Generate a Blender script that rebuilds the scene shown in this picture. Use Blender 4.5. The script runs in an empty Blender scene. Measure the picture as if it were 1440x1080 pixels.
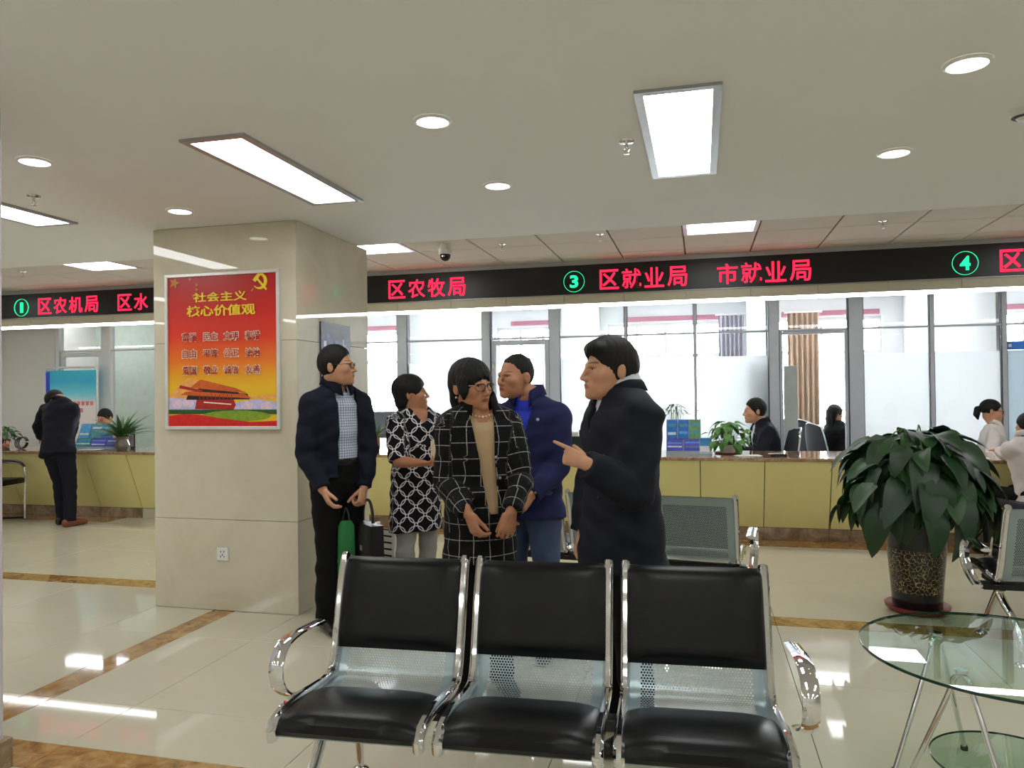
import bpy, bmesh, math, random
import numpy as np
from mathutils import Vector, Matrix

# ---------------------------------------------------------------- camera, sky, exposure
scene = bpy.context.scene
COL = scene.collection
H_EYE = 1.42
F_PX = 1062.25
YAW, PITCH, ROLL = 0.245266, 0.010841, -0.011552
_fw = Vector((-math.sin(YAW) * math.cos(PITCH), math.cos(YAW) * math.cos(PITCH), math.sin(PITCH)))
_rt = Vector((math.cos(YAW), math.sin(YAW), 0))
_up = _rt.cross(_fw)
RT = _rt * math.cos(ROLL) + _up * math.sin(ROLL)
UP = -_rt * math.sin(ROLL) + _up * math.cos(ROLL)
FW = _fw
cam_d = bpy.data.cameras.new('camera')
cam = bpy.data.objects.new('camera', cam_d)
COL.objects.link(cam)
cam_d.sensor_fit = 'HORIZONTAL'
cam_d.sensor_width = 36.0
cam_d.lens = F_PX / 1440 * 36.0
cam_d.clip_start = 0.05
cam_d.clip_end = 200
cm = Matrix.Identity(4)
for i in range(3):
    cm[i][0], cm[i][1], cm[i][2] = RT[i], UP[i], -FW[i]
cm[2][3] = H_EYE
cam.matrix_world = cm
scene.camera = cam

world = bpy.data.worlds.new('world')
scene.world = world
world.use_nodes = True
_bg = world.node_tree.nodes['Background']
_bg.inputs['Color'].default_value = (0.97, 0.985, 1.0, 1)
_bg.inputs['Strength'].default_value = 34.0

scene.view_settings.view_transform = 'Standard'
scene.view_settings.look = 'None'
scene.view_settings.gamma = 1.0
scene.view_settings.use_curve_mapping = False
scene.view_settings.exposure = 0.0

PANEL_W = 12.8        # emission of the ceiling light panels
DOWN_W = 5.5
STRIP_W = 16.0


def ray(x, y):
    return RT * ((x - 720) / F_PX) + UP * (-(y - 540) / F_PX) + FW


def at(x, y, Y):
    """point of the place at depth Y that the photograph shows at pixel x, y"""
    d = ray(x, y)
    t = Y / d.y
    return Vector((d.x * t, Y, H_EYE + d.z * t))


def onz(x, y, z):
    d = ray(x, y)
    t = (z - H_EYE) / d.z
    return Vector((d.x * t, d.y * t, z))


# ---------------------------------------------------------------- materials
MATS = {}


def srgb(r, g, b):
    return tuple(((c / 255) / 12.92 if c / 255 <= 0.04045 else ((c / 255 + 0.055) / 1.055) ** 2.4) for c in (r, g, b)) + (1,)


def mat(name, col, rough=0.5, metal=0.0, var=0.06, scale=8.0, bump=0.0, bscale=60.0, emit=0.0, coat=0.0, spec=0.5, sheen=0.0, trans=0.0, stretch=None, alpha=1.0):
    if name in MATS:
        return MATS[name]
    m = bpy.data.materials.new(name)
    m.use_nodes = True
    nt = m.node_tree
    b = nt.nodes['Principled BSDF']
    b.inputs['Roughness'].default_value = rough
    b.inputs['Metallic'].default_value = metal
    b.inputs['Specular IOR Level'].default_value = spec
    b.inputs['Coat Weight'].default_value = coat
    b.inputs['Coat Roughness'].default_value = 0.05
    b.inputs['Sheen Weight'].default_value = sheen
    b.inputs['Transmission Weight'].default_value = trans
    if len(col) == 3:
        col = srgb(*col)
    tc = nt.nodes.new('ShaderNodeTexCoord')
    src = tc.outputs['Object']
    if stretch:
        mp = nt.nodes.new('ShaderNodeMapping')
        mp.inputs['Scale'].default_value = stretch
        nt.links.new(src, mp.inputs['Vector'])
        src = mp.outputs['Vector']
    nz = nt.nodes.new('ShaderNodeTexNoise')
    nz.inputs['Scale'].default_value = scale
    nz.inputs['Detail'].default_value = 4
    nt.links.new(src, nz.inputs['Vector'])
    rp = nt.nodes.new('ShaderNodeValToRGB')
    rp.color_ramp.elements[0].position = 0.3
    rp.color_ramp.elements[1].position = 0.7
    rp.color_ramp.elements[0].color = tuple(max(0, c * (1 - var)) for c in col[:3]) + (1,)
    rp.color_ramp.elements[1].color = tuple(min(1, c * (1 + var)) for c in col[:3]) + (1,)
    nt.links.new(nz.outputs['Fac'], rp.inputs['Fac'])
    nt.links.new(rp.outputs['Color'], b.inputs['Base Color'])
    if emit:
        b.inputs['Emission Color'].default_value = col
        b.inputs['Emission Strength'].default_value = emit
    if bump:
        n2 = nt.nodes.new('ShaderNodeTexNoise')
        n2.inputs['Scale'].default_value = bscale
        n2.inputs['Detail'].default_value = 3
        nt.links.new(src, n2.inputs['Vector'])
        bp = nt.nodes.new('ShaderNodeBump')
        bp.inputs['Strength'].default_value = bump
        bp.inputs['Distance'].default_value = 0.01
        nt.links.new(n2.outputs['Fac'], bp.inputs['Height'])
        nt.links.new(bp.outputs['Normal'], b.inputs['Normal'])
    MATS[name] = m
    return m


def marble(name, c1, c2, c3, scale=3.0, rough=0.1, coat=0.3, world_coords=True, spec=0.5):
    m = bpy.data.materials.new(name)
    m.use_nodes = True
    nt = m.node_tree
    b = nt.nodes['Principled BSDF']
    b.inputs['Roughness'].default_value = rough
    b.inputs['Coat Weight'].default_value = coat
    b.inputs['Coat Roughness'].default_value = 0.0
    b.inputs['Specular IOR Level'].default_value = spec
    if world_coords:
        g = nt.nodes.new('ShaderNodeNewGeometry')
        src = g.outputs['Position']
    else:
        src = nt.nodes.new('ShaderNodeTexCoord').outputs['Object']
    nz = nt.nodes.new('ShaderNodeTexNoise')
    nz.inputs['Scale'].default_value = scale
    nz.inputs['Detail'].default_value = 9
    nz.inputs['Roughness'].default_value = 0.62
    nz.inputs['Distortion'].default_value = 1.2
    nt.links.new(src, nz.inputs['Vector'])
    rp = nt.nodes.new('ShaderNodeValToRGB')
    e = rp.color_ramp.elements
    e[0].position, e[0].color = 0.3, srgb(*c1)
    e[1].position, e[1].color = 0.72, srgb(*c3)
    k = e.new(0.5)
    k.color = srgb(*c2)
    nt.links.new(nz.outputs['Fac'], rp.inputs['Fac'])
    nt.links.new(rp.outputs['Color'], b.inputs['Base Color'])
    MATS[name] = m
    return m


def glass(name, tint=(0.93, 0.97, 0.96), refl=1.0, ior=1.45):
    m = bpy.data.materials.new(name)
    m.use_nodes = True
    nt = m.node_tree
    nt.nodes.remove(nt.nodes['Principled BSDF'])
    out = nt.nodes['Material Output']
    tr = nt.nodes.new('ShaderNodeBsdfTransparent')
    tr.inputs['Color'].default_value = tint + (1,)
    gl = nt.nodes.new('ShaderNodeBsdfGlossy')
    gl.inputs['Roughness'].default_value = 0.01
    gl.inputs['Color'].default_value = (refl, refl, refl, 1)
    fr = nt.nodes.new('ShaderNodeFresnel')
    fr.inputs['IOR'].default_value = ior
    ge = nt.nodes.new('ShaderNodeNewGeometry')
    fb = nt.nodes.new('ShaderNodeMath')      # reflect at the outer face only
    fb.operation = 'MULTIPLY_ADD'
    fb.use_clamp = True
    fb.inputs[1].default_value = -1.0
    nt.links.new(ge.outputs['Backfacing'], fb.inputs[0])
    nt.links.new(fr.outputs[0], fb.inputs[2])
    mx = nt.nodes.new('ShaderNodeMixShader')
    nt.links.new(fb.outputs[0], mx.inputs[0])
    nt.links.new(tr.outputs[0], mx.inputs[1])
    nt.links.new(gl.outputs[0], mx.inputs[2])
    nt.links.new(mx.outputs[0], out.inputs['Surface'])
    MATS[name] = m
    return m


def frosted(name, col, clear=0.05, diffuse=0.3):
    m = bpy.data.materials.new(name)
    m.use_nodes = True
    nt = m.node_tree
    nt.nodes.remove(nt.nodes['Principled BSDF'])
    out = nt.nodes['Material Output']
    tl = nt.nodes.new('ShaderNodeBsdfTranslucent')
    tl.inputs['Color'].default_value = col + (1,)
    df = nt.nodes.new('ShaderNodeBsdfDiffuse')
    df.inputs['Color'].default_value = col + (1,)
    tr = nt.nodes.new('ShaderNodeBsdfTransparent')
    a = nt.nodes.new('ShaderNodeMixShader')
    a.inputs[0].default_value = diffuse
    nt.links.new(tl.outputs[0], a.inputs[1])
    nt.links.new(df.outputs[0], a.inputs[2])
    c = nt.nodes.new('ShaderNodeMixShader')
    c.inputs[0].default_value = clear
    nt.links.new(a.outputs[0], c.inputs[1])
    nt.links.new(tr.outputs[0], c.inputs[2])
    nt.links.new(c.outputs[0], out.inputs['Surface'])
    MATS[name] = m
    return m


def emitter(name, col, strength):
    m = bpy.data.materials.new(name)
    m.use_nodes = True
    nt = m.node_tree
    nt.nodes.remove(nt.nodes['Principled BSDF'])
    em = nt.nodes.new('ShaderNodeEmission')
    em.inputs['Color'].default_value = tuple(col) + (1,)
    em.inputs['Strength'].default_value = strength
    nt.links.new(em.outputs[0], nt.nodes['Material Output'].inputs['Surface'])
    MATS[name] = m
    return m


mat('plaster', (232, 231, 228), 0.85, var=0.012, scale=2, bump=0.03, bscale=40)
mat('ceiling_tile', (208, 201, 190), 0.8, var=0.02, scale=5, bump=0.05, bscale=90)
mat('grid_dark', (70, 62, 55), 0.6)
mat('wall_paint', (222, 220, 212), 0.75, var=0.015, scale=2)
mat('office_wall', (226, 228, 230), 0.8, var=0.015, scale=2)
mat('lilac_paint', (205, 200, 206), 0.55, var=0.02, scale=3)
mat('joint', (120, 112, 92), 0.7)
marble('floor_tile', (196, 190, 168), (200, 194, 172), (204, 198, 177), 0.9, 0.04, 0.0, True, 0.16)
marble('brown_marble', (118, 84, 44), (165, 124, 70), (196, 160, 104), 9, 0.05, 0.3)
marble('column_stone', (200, 192, 168), (210, 203, 181), (217, 211, 190), 1.3, 0.015, 0.0, True, 0.5)
marble('counter_stone', (120, 88, 66), (160, 126, 98), (196, 168, 140), 14, 0.08, 0.4)
marble('kick_stone', (92, 74, 56), (140, 116, 90), (182, 160, 132), 5, 0.08, 0.3)
mat('counter_panel', (238, 230, 160), 0.32, var=0.03, scale=2)
mat('fascia', (196, 190, 166), 0.45, var=0.02)
mat('aluminium', (172, 174, 178), 0.38, 0.75, var=0.03, scale=20)
mat('frame_grey', (186, 191, 200), 0.45, 0.25, var=0.03, scale=10)
mat('frame_white', (222, 222, 220), 0.45, var=0.02)
mat('frame_dark', (72, 74, 78), 0.6)
mat('chrome', (225, 225, 228), 0.07, 1.0, var=0.02)
mat('steel', (178, 182, 186), 0.25, 0.9, var=0.03)
mat('black_plastic', (16, 16, 17), 0.4, var=0.1)
mat('black_metal', (20, 20, 21), 0.35, 0.3, var=0.1)
mat('white_plastic', (228, 228, 225), 0.4, var=0.02)
mat('led_board', (9, 9, 8), 0.35, var=0.15, scale=120)
emitter('panel_glow', (0.975, 0.99, 1.0), PANEL_W)
emitter('down_glow', (1.0, 0.98, 0.94), DOWN_W)
emitter('strip_glow', (0.98, 0.99, 1.0), STRIP_W)
emitter('led_red', (1.0, 0.018, 0.06), 2.2)
emitter('led_green', (0.02, 1.0, 0.38), 1.5)
glass('clear_glass', (0.93, 0.965, 0.96), 1.0)
glass('office_glass', (0.90, 0.905, 0.92), 1.0)
frosted('frosted_film', (0.95, 0.965, 0.98), 0.04, 0.12)
frosted('blue_film', (0.66, 0.75, 0.80), 0.06, 0.4)


# ---------------------------------------------------------------- mesh helpers
class MB:
    def __init__(self):
        self.v, self.f = [], []

    def add(self, vs, fs):
        o = len(self.v)
        self.v += [tuple(p) for p in vs]
        self.f += [tuple(i + o for i in q) for q in fs]
        return self

    def box(self, x0, x1, y0, y1, z0, z1):
        vs = [(x0, y0, z0), (x1, y0, z0), (x1, y1, z0), (x0, y1, z0), (x0, y0, z1), (x1, y0, z1), (x1, y1, z1), (x0, y1, z1)]
        return self.add(vs, [(0, 3, 2, 1), (4, 5, 6, 7), (0, 1, 5, 4), (1, 2, 6, 5), (2, 3, 7, 6), (3, 0, 4, 7)])

    def cbox(self, x0, x1, y0, y1, z0, z1, c=0.004):
        """box with chamfered edges"""
        lo, hi = (x0, y0, z0), (x1, y1, z1)
        bm = bmesh.new()
        bmesh.ops.create_cube(bm, size=1)
        for v in bm.verts:
            v.co = Vector([lo[i] if v.co[i] < 0 else hi[i] for i in range(3)])
        bmesh.ops.bevel(bm, geom=bm.edges[:], offset=c, segments=2, affect='EDGES', profile=0.5)
        self.bm(bm)
        return self

    def bm(self, bm):
        bm.verts.index_update()
        self.add([v.co[:] for v in bm.verts], [tuple(v.index for v in f.verts) for f in bm.faces])
        bm.free()
        return self

    def prism(self, poly, axis, a0, a1):
        """polygon (u, v) extruded along axis: x -> (a,u,v), y -> (u,a,v), z -> (u,v,a)"""
        def P(u, v, a):
            return {'x': (a, u, v), 'y': (u, a, v), 'z': (u, v, a)}[axis]
        n = len(poly)
        vs = [P(u, v, a0) for u, v in poly] + [P(u, v, a1) for u, v in poly]
        fs = [tuple(range(n)), tuple(range(2 * n - 1, n - 1, -1))]
        fs += [(i, (i + 1) % n, n + (i + 1) % n, n + i) for i in range(n)]
        return self.add(vs, fs)

    def lathe(self, prof, n=24, c=(0, 0, 0), cap=True):
        vs, fs = [], []
        for r, z in prof:
            for k in range(n):
                a = 2 * math.pi * k / n
                vs.append((c[0] + r * math.cos(a), c[1] + r * math.sin(a), c[2] + z))
        for i in range(len(prof) - 1):
            for k in range(n):
                k2 = (k + 1) % n
                fs.append((i * n + k, i * n + k2, (i + 1) * n + k2, (i + 1) * n + k))
        if cap:
            fs.append(tuple(range(n - 1, -1, -1)))
            fs.append(tuple((len(prof) - 1) * n + k for k in range(n)))
        return self.add(vs, fs)

    def tube(self, pts, r, n=10, ref=None, rb=None, cap=True, closed=False):
        """swept tube; r (and rb, the second half-axis) a number or a list"""
        pts = [Vector(p) for p in pts]
        m = len(pts)
        R = r if isinstance(r, (list, tuple)) else [r] * m
        RB = R if rb is None else (rb if isinstance(rb, (list, tuple)) else [rb] * m)
        vs, fs = [], []
        prev = None
        for i, p in enumerate(pts):
            if closed:
                t = (pts[(i + 1) % m] - pts[i - 1]).normalized()
            else:
                t = (pts[min(i + 1, m - 1)] - pts[max(i - 1, 0)]).normalized()
            if ref is not None:
                a = Vector(ref)
            elif prev is not None:
                a = prev
            else:
                a = Vector((0, 0, 1)) if abs(t.z) < 0.9 else Vector((1, 0, 0))
            a = (a - t * a.dot(t)).normalized()
            prev = a
            b = t.cross(a)
            for k in range(n):
                w = 2 * math.pi * (k + 0.5) / n
                vs.append(p + a * (R[i] * math.cos(w)) + b * (RB[i] * math.sin(w)))
        for i in range(m - (0 if closed else 1)):
            j = (i + 1) % m
            for k in range(n):
                k2 = (k + 1) % n
                fs.append((i * n + k, i * n + k2, j * n + k2, j * n + k))
        if cap and not closed:
            fs.append(tuple(range(n - 1, -1, -1)))
            fs.append(tuple((m - 1) * n + k for k in range(n)))
        return self.add(vs, fs)

    def sphere(self, c, r, n=12, sc=(1, 1, 1)):
        bm = bmesh.new()
        bmesh.ops.create_uvsphere(bm, u_segments=n, v_segments=max(6, n // 2 + 2), radius=r)
        for v in bm.verts:
            v.co = Vector((v.co.x * sc[0] + c[0], v.co.y * sc[1] + c[1], v.co.z * sc[2] + c[2]))
        return self.bm(bm)

    def mesh(self, name, material, smooth=False, fix=True):
        me = bpy.data.meshes.new(name)
        me.from_pydata(self.v, [], self.f)
        if fix and len(self.f) < 60000:
            bm = bmesh.new()
            bm.from_mesh(me)
            bmesh.ops.recalc_face_normals(bm, faces=bm.faces[:])
            bm.to_mesh(me)
            bm.free()
        for mm in (material if isinstance(material, (list, tuple)) else [material]):
            me.materials.append(MATS[mm] if isinstance(mm, str) else mm)
        if smooth:
            me.polygons.foreach_set('use_smooth', [True] * len(me.polygons))
            if smooth != 'all':
                try:
                    me.set_sharp_from_angle(angle=math.radians(40))
                except Exception:
                    pass
        me.update()
        return me

    def build(self, name, material, parent=None, smooth=False, fix=True):
        return link(name, self.mesh(name, material, smooth, fix), parent)


def link(name, data, parent=None, loc=None, rot=None):
    o = bpy.data.objects.new(name, data)
    COL.objects.link(o)
    if parent is not None:
        o.parent = parent
    if loc is not None:
        o.location = loc
    if rot is not None:
        o.rotation_euler = rot
    return o


def tag(o, label, cat, group=None, kind=None):
    o['label'] = label
    if cat:
        o['category'] = cat
    if group:
        o['group'] = group
    if kind:
        o['kind'] = kind
    return o


def thing(name, label, cat, loc=(0, 0, 0), rz=0.0, group=None):
    o = link(name, None, None, loc, (0, 0, rz))
    o.empty_display_size = 0.1
    return tag(o, label, cat, group)


def struct(name, label=None, mb=None, material=None, loc=(0, 0, 0), smooth=False):
    if mb is None:
        o = link(name, None, None, loc)
        o.empty_display_size = 0.1
    else:
        o = mb.build(name, material, None, smooth)
    o['kind'] = 'structure'
    if label:
        o['label'] = label
    return o


def copy_tree(o, parent=None):
    c = o.copy()
    COL.objects.link(c)
    c.parent = parent
    for ch in list(o.children):
        copy_tree(ch, c)
    return c


def text_mesh(s, size, extrude=0.0, bold=0.0, align='CENTER', shear=0.0):
    """lettering as mesh in the XY plane"""
    cu = bpy.data.curves.new('lettering', 'FONT')
    cu.body = s
    cu.size = size
    cu.extrude = extrude
    cu.offset = bold
    cu.shear = shear
    cu.align_x = align
    cu.align_y = 'CENTER'
    cu.resolution_u = 3
    o = bpy.data.objects.new('lettering_tmp', cu)
    COL.objects.link(o)
    dg = bpy.context.evaluated_depsgraph_get()
    dg.update()
    me = bpy.data.meshes.new_from_object(o.evaluated_get(dg))
    bpy.data.objects.remove(o)
    bpy.data.curves.remove(cu)
    return me


def letters(s, size, material, parent, center, name='lettering', face='-y', bold=0.0, extrude=0.002, fit=None):
    """place lettering upright on a plane that faces -Y (or +X); fit = (width, height) box to fill"""
    me = text_mesh(s, size, extrude, bold)
    n = len(me.vertices)
    co = np.empty(n * 3)
    me.vertices.foreach_get('co', co)
    co = co.reshape(-1, 3)
    if n:
        lo, hi = co.min(0), co.max(0)
        co -= (lo + hi) / 2
        if fit:
            co[:, 0] *= fit[0] / max(hi[0] - lo[0], 1e-6)
            co[:, 1] *= fit[1] / max(hi[1] - lo[1], 1e-6)
    x, y, z = co[:, 0].copy(), co[:, 1].copy(), co[:, 2].copy()
    if face == '-y':
        co = np.stack([x, -z, y], 1)
    elif face == '+x':
        co = np.stack([z, x, y], 1)
    co += np.array(center)
    me.vertices.foreach_set('co', co.ravel())
    me.materials.clear()
    me.materials.append(MATS[material] if isinstance(material, str) else material)
    me.update()
    me.name = name
    return link(name, me, parent)
# ---------------------------------------------------------------- the room
CEIL = 2.55          # plaster ceiling
GRID = 2.73          # tiled ceiling by the counter
EDGE = 5.30          # where the plaster ceiling ends
YK = 7.52            # kick plate of the counter
YC = 7.22            # front edge of the worktop
YS = 7.50            # sign board face
YP = 9.30            # glass partition
YW = 13.30           # window wall of the offices
XL, XR, YB = -10.6, 6.0, -5.0

# floor: base slab, cream tiles and brown border pieces as objects
floor = struct('floor', 'polished cream tile floor with brown marble border strips', MB().box(XL, XR + 1.0, YB, YW + 0.3, -0.12, -0.014), 'joint')
xs_left = [-9.5, -8.52, -7.54, -6.56, -5.56, -4.58, -3.60]
xs_right = [-2.54, -1.56, -0.58, 0.42, 1.40, 2.38, 3.36, 4.34, 5.32]
SX0, SX1 = -3.16, -2.995
GAP = 0.0025


def piece_mesh(w, d, material, cache={}):
    key = (round(w, 3), round(d, 3), material)
    if key not in cache:
        c = 0.0015
        b = MB()
        x1, y1 = w / 2 - GAP / 2, d / 2 - GAP / 2
        vs = [(-x1, -y1, -0.014), (x1, -y1, -0.014), (x1, y1, -0.014), (-x1, y1, -0.014),
              (-x1, -y1, -c), (x1, -y1, -c), (x1, y1, -c), (-x1, y1, -c),
              (-x1 + c, -y1 + c, 0), (x1 - c, -y1 + c, 0), (x1 - c, y1 - c, 0), (-x1 + c, y1 - c, 0)]
        b.add(vs, [(0, 1, 5, 4), (1, 2, 6, 5), (2, 3, 7, 6), (3, 0, 4, 7), (4, 5, 9, 8), (5, 6, 10, 9), (6, 7, 11, 10), (7, 4, 8, 11), (8, 9, 10, 11)])
        key_m = b.mesh('floor_tile' if material == 'floor_tile' else 'border_piece', material, fix=False)
        cache[key] = key_m
    return cache[key]


def floor_piece(x0, x1, y0, y1, material):
    nm = 'floor_tile' if material == 'floor_tile' else 'border_piece'
    link(nm, piece_mesh(x1 - x0, y1 - y0, material), floor, ((x0 + x1) / 2, (y0 + y1) / 2, 0))


XJ = xs_left + [SX0, SX1] + xs_right
YJ = [-0.60, 0.35, 1.30, 2.37, 2.56, 2.955, 3.88, 4.80, 4.99, 5.92, 6.85, 7.20, 7.535]
for j in range(len(YJ) - 1):
    for i in range(len(XJ) - 1):
        yb = (YJ[j], YJ[j + 1]) in ((2.37, 2.56), (4.80, 4.99), (7.20, 7.535))
        xb = (XJ[i], XJ[i + 1]) == (SX0, SX1) and YJ[j] < 7.0
        mt_ = 'brown_marble' if (yb or xb) else 'floor_tile'
        if (YJ[j], YJ[j + 1]) == (7.20, 7.535) and XJ[i] in (-6.56, -5.56):
            mt_ = 'floor_tile'
        floor_piece(XJ[i], XJ[i + 1], YJ[j], YJ[j + 1], mt_)
floor_piece(XL, XL + 1.1, -0.6, 7.535, 'floor_tile')
floor_piece(5.32, 7.0, -0.6, 7.535, 'floor_tile')
floor_piece(XL, 7.0, YB, -0.6, 'floor_tile')
floor_piece(XL, 7.0, 7.535, YW + 0.3, 'floor_tile')

# ceilings
struct('ceiling', 'smooth off-white plaster ceiling', MB().box(XL, XR + 1, YB, EDGE, CEIL, CEIL + 0.30), 'plaster')
gc = struct('ceiling', 'ceiling of beige square tiles along the service counter', MB().box(XL, XR + 1, EDGE, YS + 0.12, GRID + 0.012, GRID + 0.16), 'grid_dark')
TX = [-1.93 + 0.6 * k for k in range(-15, 13)]
TY = [5.38, 5.98, 6.58, 7.18, 7.56]
tile_cache = {}
GRID_LIGHTS = []
for i in range(len(TX) - 1):
    for j in range(len(TY) - 1):
        d = TY[j + 1] - TY[j]
        key = round(d, 3)
        if key not in tile_cache:
            tile_cache[key] = MB().cbox(-0.293, 0.293, -d / 2 + 0.006, d / 2 - 0.006, 0.0, 0.0125, 0.003).mesh('ceiling_tile', 'ceiling_tile')
        xc, yc = (TX[i] + TX[i + 1]) / 2, (TY[j] + TY[j + 1]) / 2
        k = round((xc + 1.63) / 0.6)
        if j == 1 and k in (-12, -7, -2, 3, 8):
            GRID_LIGHTS.append((xc, yc))
            continue
        link('ceiling_tile', tile_cache[key], gc, (xc, yc, GRID))

# enclosing walls of the hall (out of view) and of the offices
struct('wall_rear', None, MB().box(XL, XR + 1, YB - 0.15, YB, 0, 2.9), 'wall_paint')
struct('wall_left', None, MB().box(XL - 0.15, XL, YB - 0.15, YW + 0.3, 0, 3.1), 'wall_paint')
struct('wall_right', None, MB().box(XR + 1, XR + 1.15, YB - 0.15, YW + 0.3, 0, 3.1), 'wall_paint')

# near pillar at the left edge of the view
npil = struct('wall_pillar', 'pale lilac painted pillar at the left edge', MB().cbox(-3.70, -2.612, 1.27, 2.35, 0.0, CEIL, 0.01), 'lilac_paint')
b = MB()
b.cbox(-3.72, -2.592, 1.25, 2.37, 0.001, 0.115, 0.004)
nb = struct('baseboard_pillar', 'dark brown marble skirting round the near pillar', b, 'kick_stone')

# stone clad column
CX0, CX1, CY0, CY1 = -3.602, -2.527, 4.385, 5.46
colm = struct('wall_column', 'square column clad in polished beige stone slabs', MB().box(CX0 + 0.02, CX1 - 0.02, CY0 + 0.02, CY1 - 0.02, 0.0, CEIL), 'joint')
for z0, z1 in ((0.001, 0.60), (0.60, 1.775), (1.775, CEIL - 0.001)):
    g = 0.0012
    for n, (x0, x1, y0, y1) in enumerate(((CX0, CX1, CY0, CY0 + 0.02), (CX0, CX1, CY1 - 0.02, CY1),
                                          (CX0, CX0 + 0.02, CY0 + 0.0205, CY1 - 0.0205), (CX1 - 0.02, CX1, CY0 + 0.0205, CY1 - 0.0205))):
        MB().cbox(x0, x1, y0, y1, z0 + g, z1 - g, 0.002).build('stone_slab', 'column_stone', colm)

# fascia above the counter with cream panels
fas = struct('wall_fascia', 'cream panelled fascia above the service counter', MB().box(XL, XR + 1, YS + 0.05, YS + 0.30, 2.30, 3.02), 'fascia')
for i in range(len(TX) - 1):
    MB().cbox(TX[i] + 0.0015, TX[i + 1] - 0.0015, YS + 0.012, YS + 0.05, 2.302, 2.388, 0.002).build('panel', 'fascia', fas)
b = MB().box(XL, XR + 1, YS - 0.005, YS + 0.05, 2.692, GRID - 0.001)
b.build('silver_trim', 'aluminium', fas)

# light strip under the fascia
ls = thing('light_strip', 'long white glowing light strip under the cream fascia', 'light strip', ((XL + XR) / 2, YS + 0.045, 2.2685))
MB().cbox(XL - (XL + XR) / 2, XR - (XL + XR) / 2, -0.03, 0.03, 0.0, 0.03, 0.006).build('diffuser', 'strip_glow', ls)
MB().box(XL - (XL + XR) / 2, XR - (XL + XR) / 2, -0.035, 0.035, 0.029, 0.0305).build('housing', 'aluminium', ls)

# ---------------------------------------------------------------- glass partition behind the counter
ZT = 2.10            # transom
ZTOP = 3.0


def px_x(x, Y, y=440):
    return at(x, y, Y).x


part = struct('wall_partition', 'grey aluminium framed glass partition with frosted film behind the counter', None)
MULL = [(560, 573.5, 1), (679, 690, 1), (773, 787.5, 1), (878, 881.5, 0), (975, 979, 0), (1080, 1094, 1), (1192, 1212, 1), (1306, 1311.5, 0), (1407, 1413.5, 0)]
mx = []
for a_, b_, wide in MULL:
    x0, x1 = px_x(a_, YP), px_x(b_, YP)
    mx.append((x0, x1))
    dpt = 0.06 if wide else 0.04
    MB().cbox(x0, x1, YP - dpt, YP + dpt, 0.0, ZTOP, 0.004).build('mullion', 'frame_grey', part)
    for xx in (x0 - 0.007, x1 + 0.001):
        MB().box(xx, xx + 0.006, YP - dpt + 0.012, YP + dpt - 0.012, 0.0, ZTOP - 0.005).build('gasket', 'frame_dark', part)
# further mullions out of sight to both sides
for x0, x1 in ((-6.10, -5.97), (-4.95, -4.90), (4.35, 4.42), (5.5, 5.6)):
    MB().cbox(x0, x1, YP - 0.05, YP + 0.05, 0.0, ZTOP, 0.004).build('mullion', 'frame_grey', part)
    mx.append((x0, x1))
xa0, xa1 = px_x(81, YP), px_x(86, YP)
xb0, xb1 = px_x(145, YP), px_x(158, YP)
for x0, x1 in ((xa0, xa1), (xb0, xb1)):
    MB().cbox(x0, x1, YP - 0.05, YP + 0.05, 0.0, ZTOP, 0.004).build('mullion', 'frame_white', part)
    mx.append((x0, x1))
mx.append((-7.35, -7.25))
MB().cbox(-7.35, -7.25, YP - 0.05, YP + 0.05, 0.0, ZTOP, 0.004).build('mullion', 'frame_white', part)
mx.append((6.9, 7.0))
mx.sort()
doors = [(690, 773), (1094, 1192), (86, 145)]
door_x = [((px_x(a, YP) + px_x(b, YP)) / 2) for a, b in doors]
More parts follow.
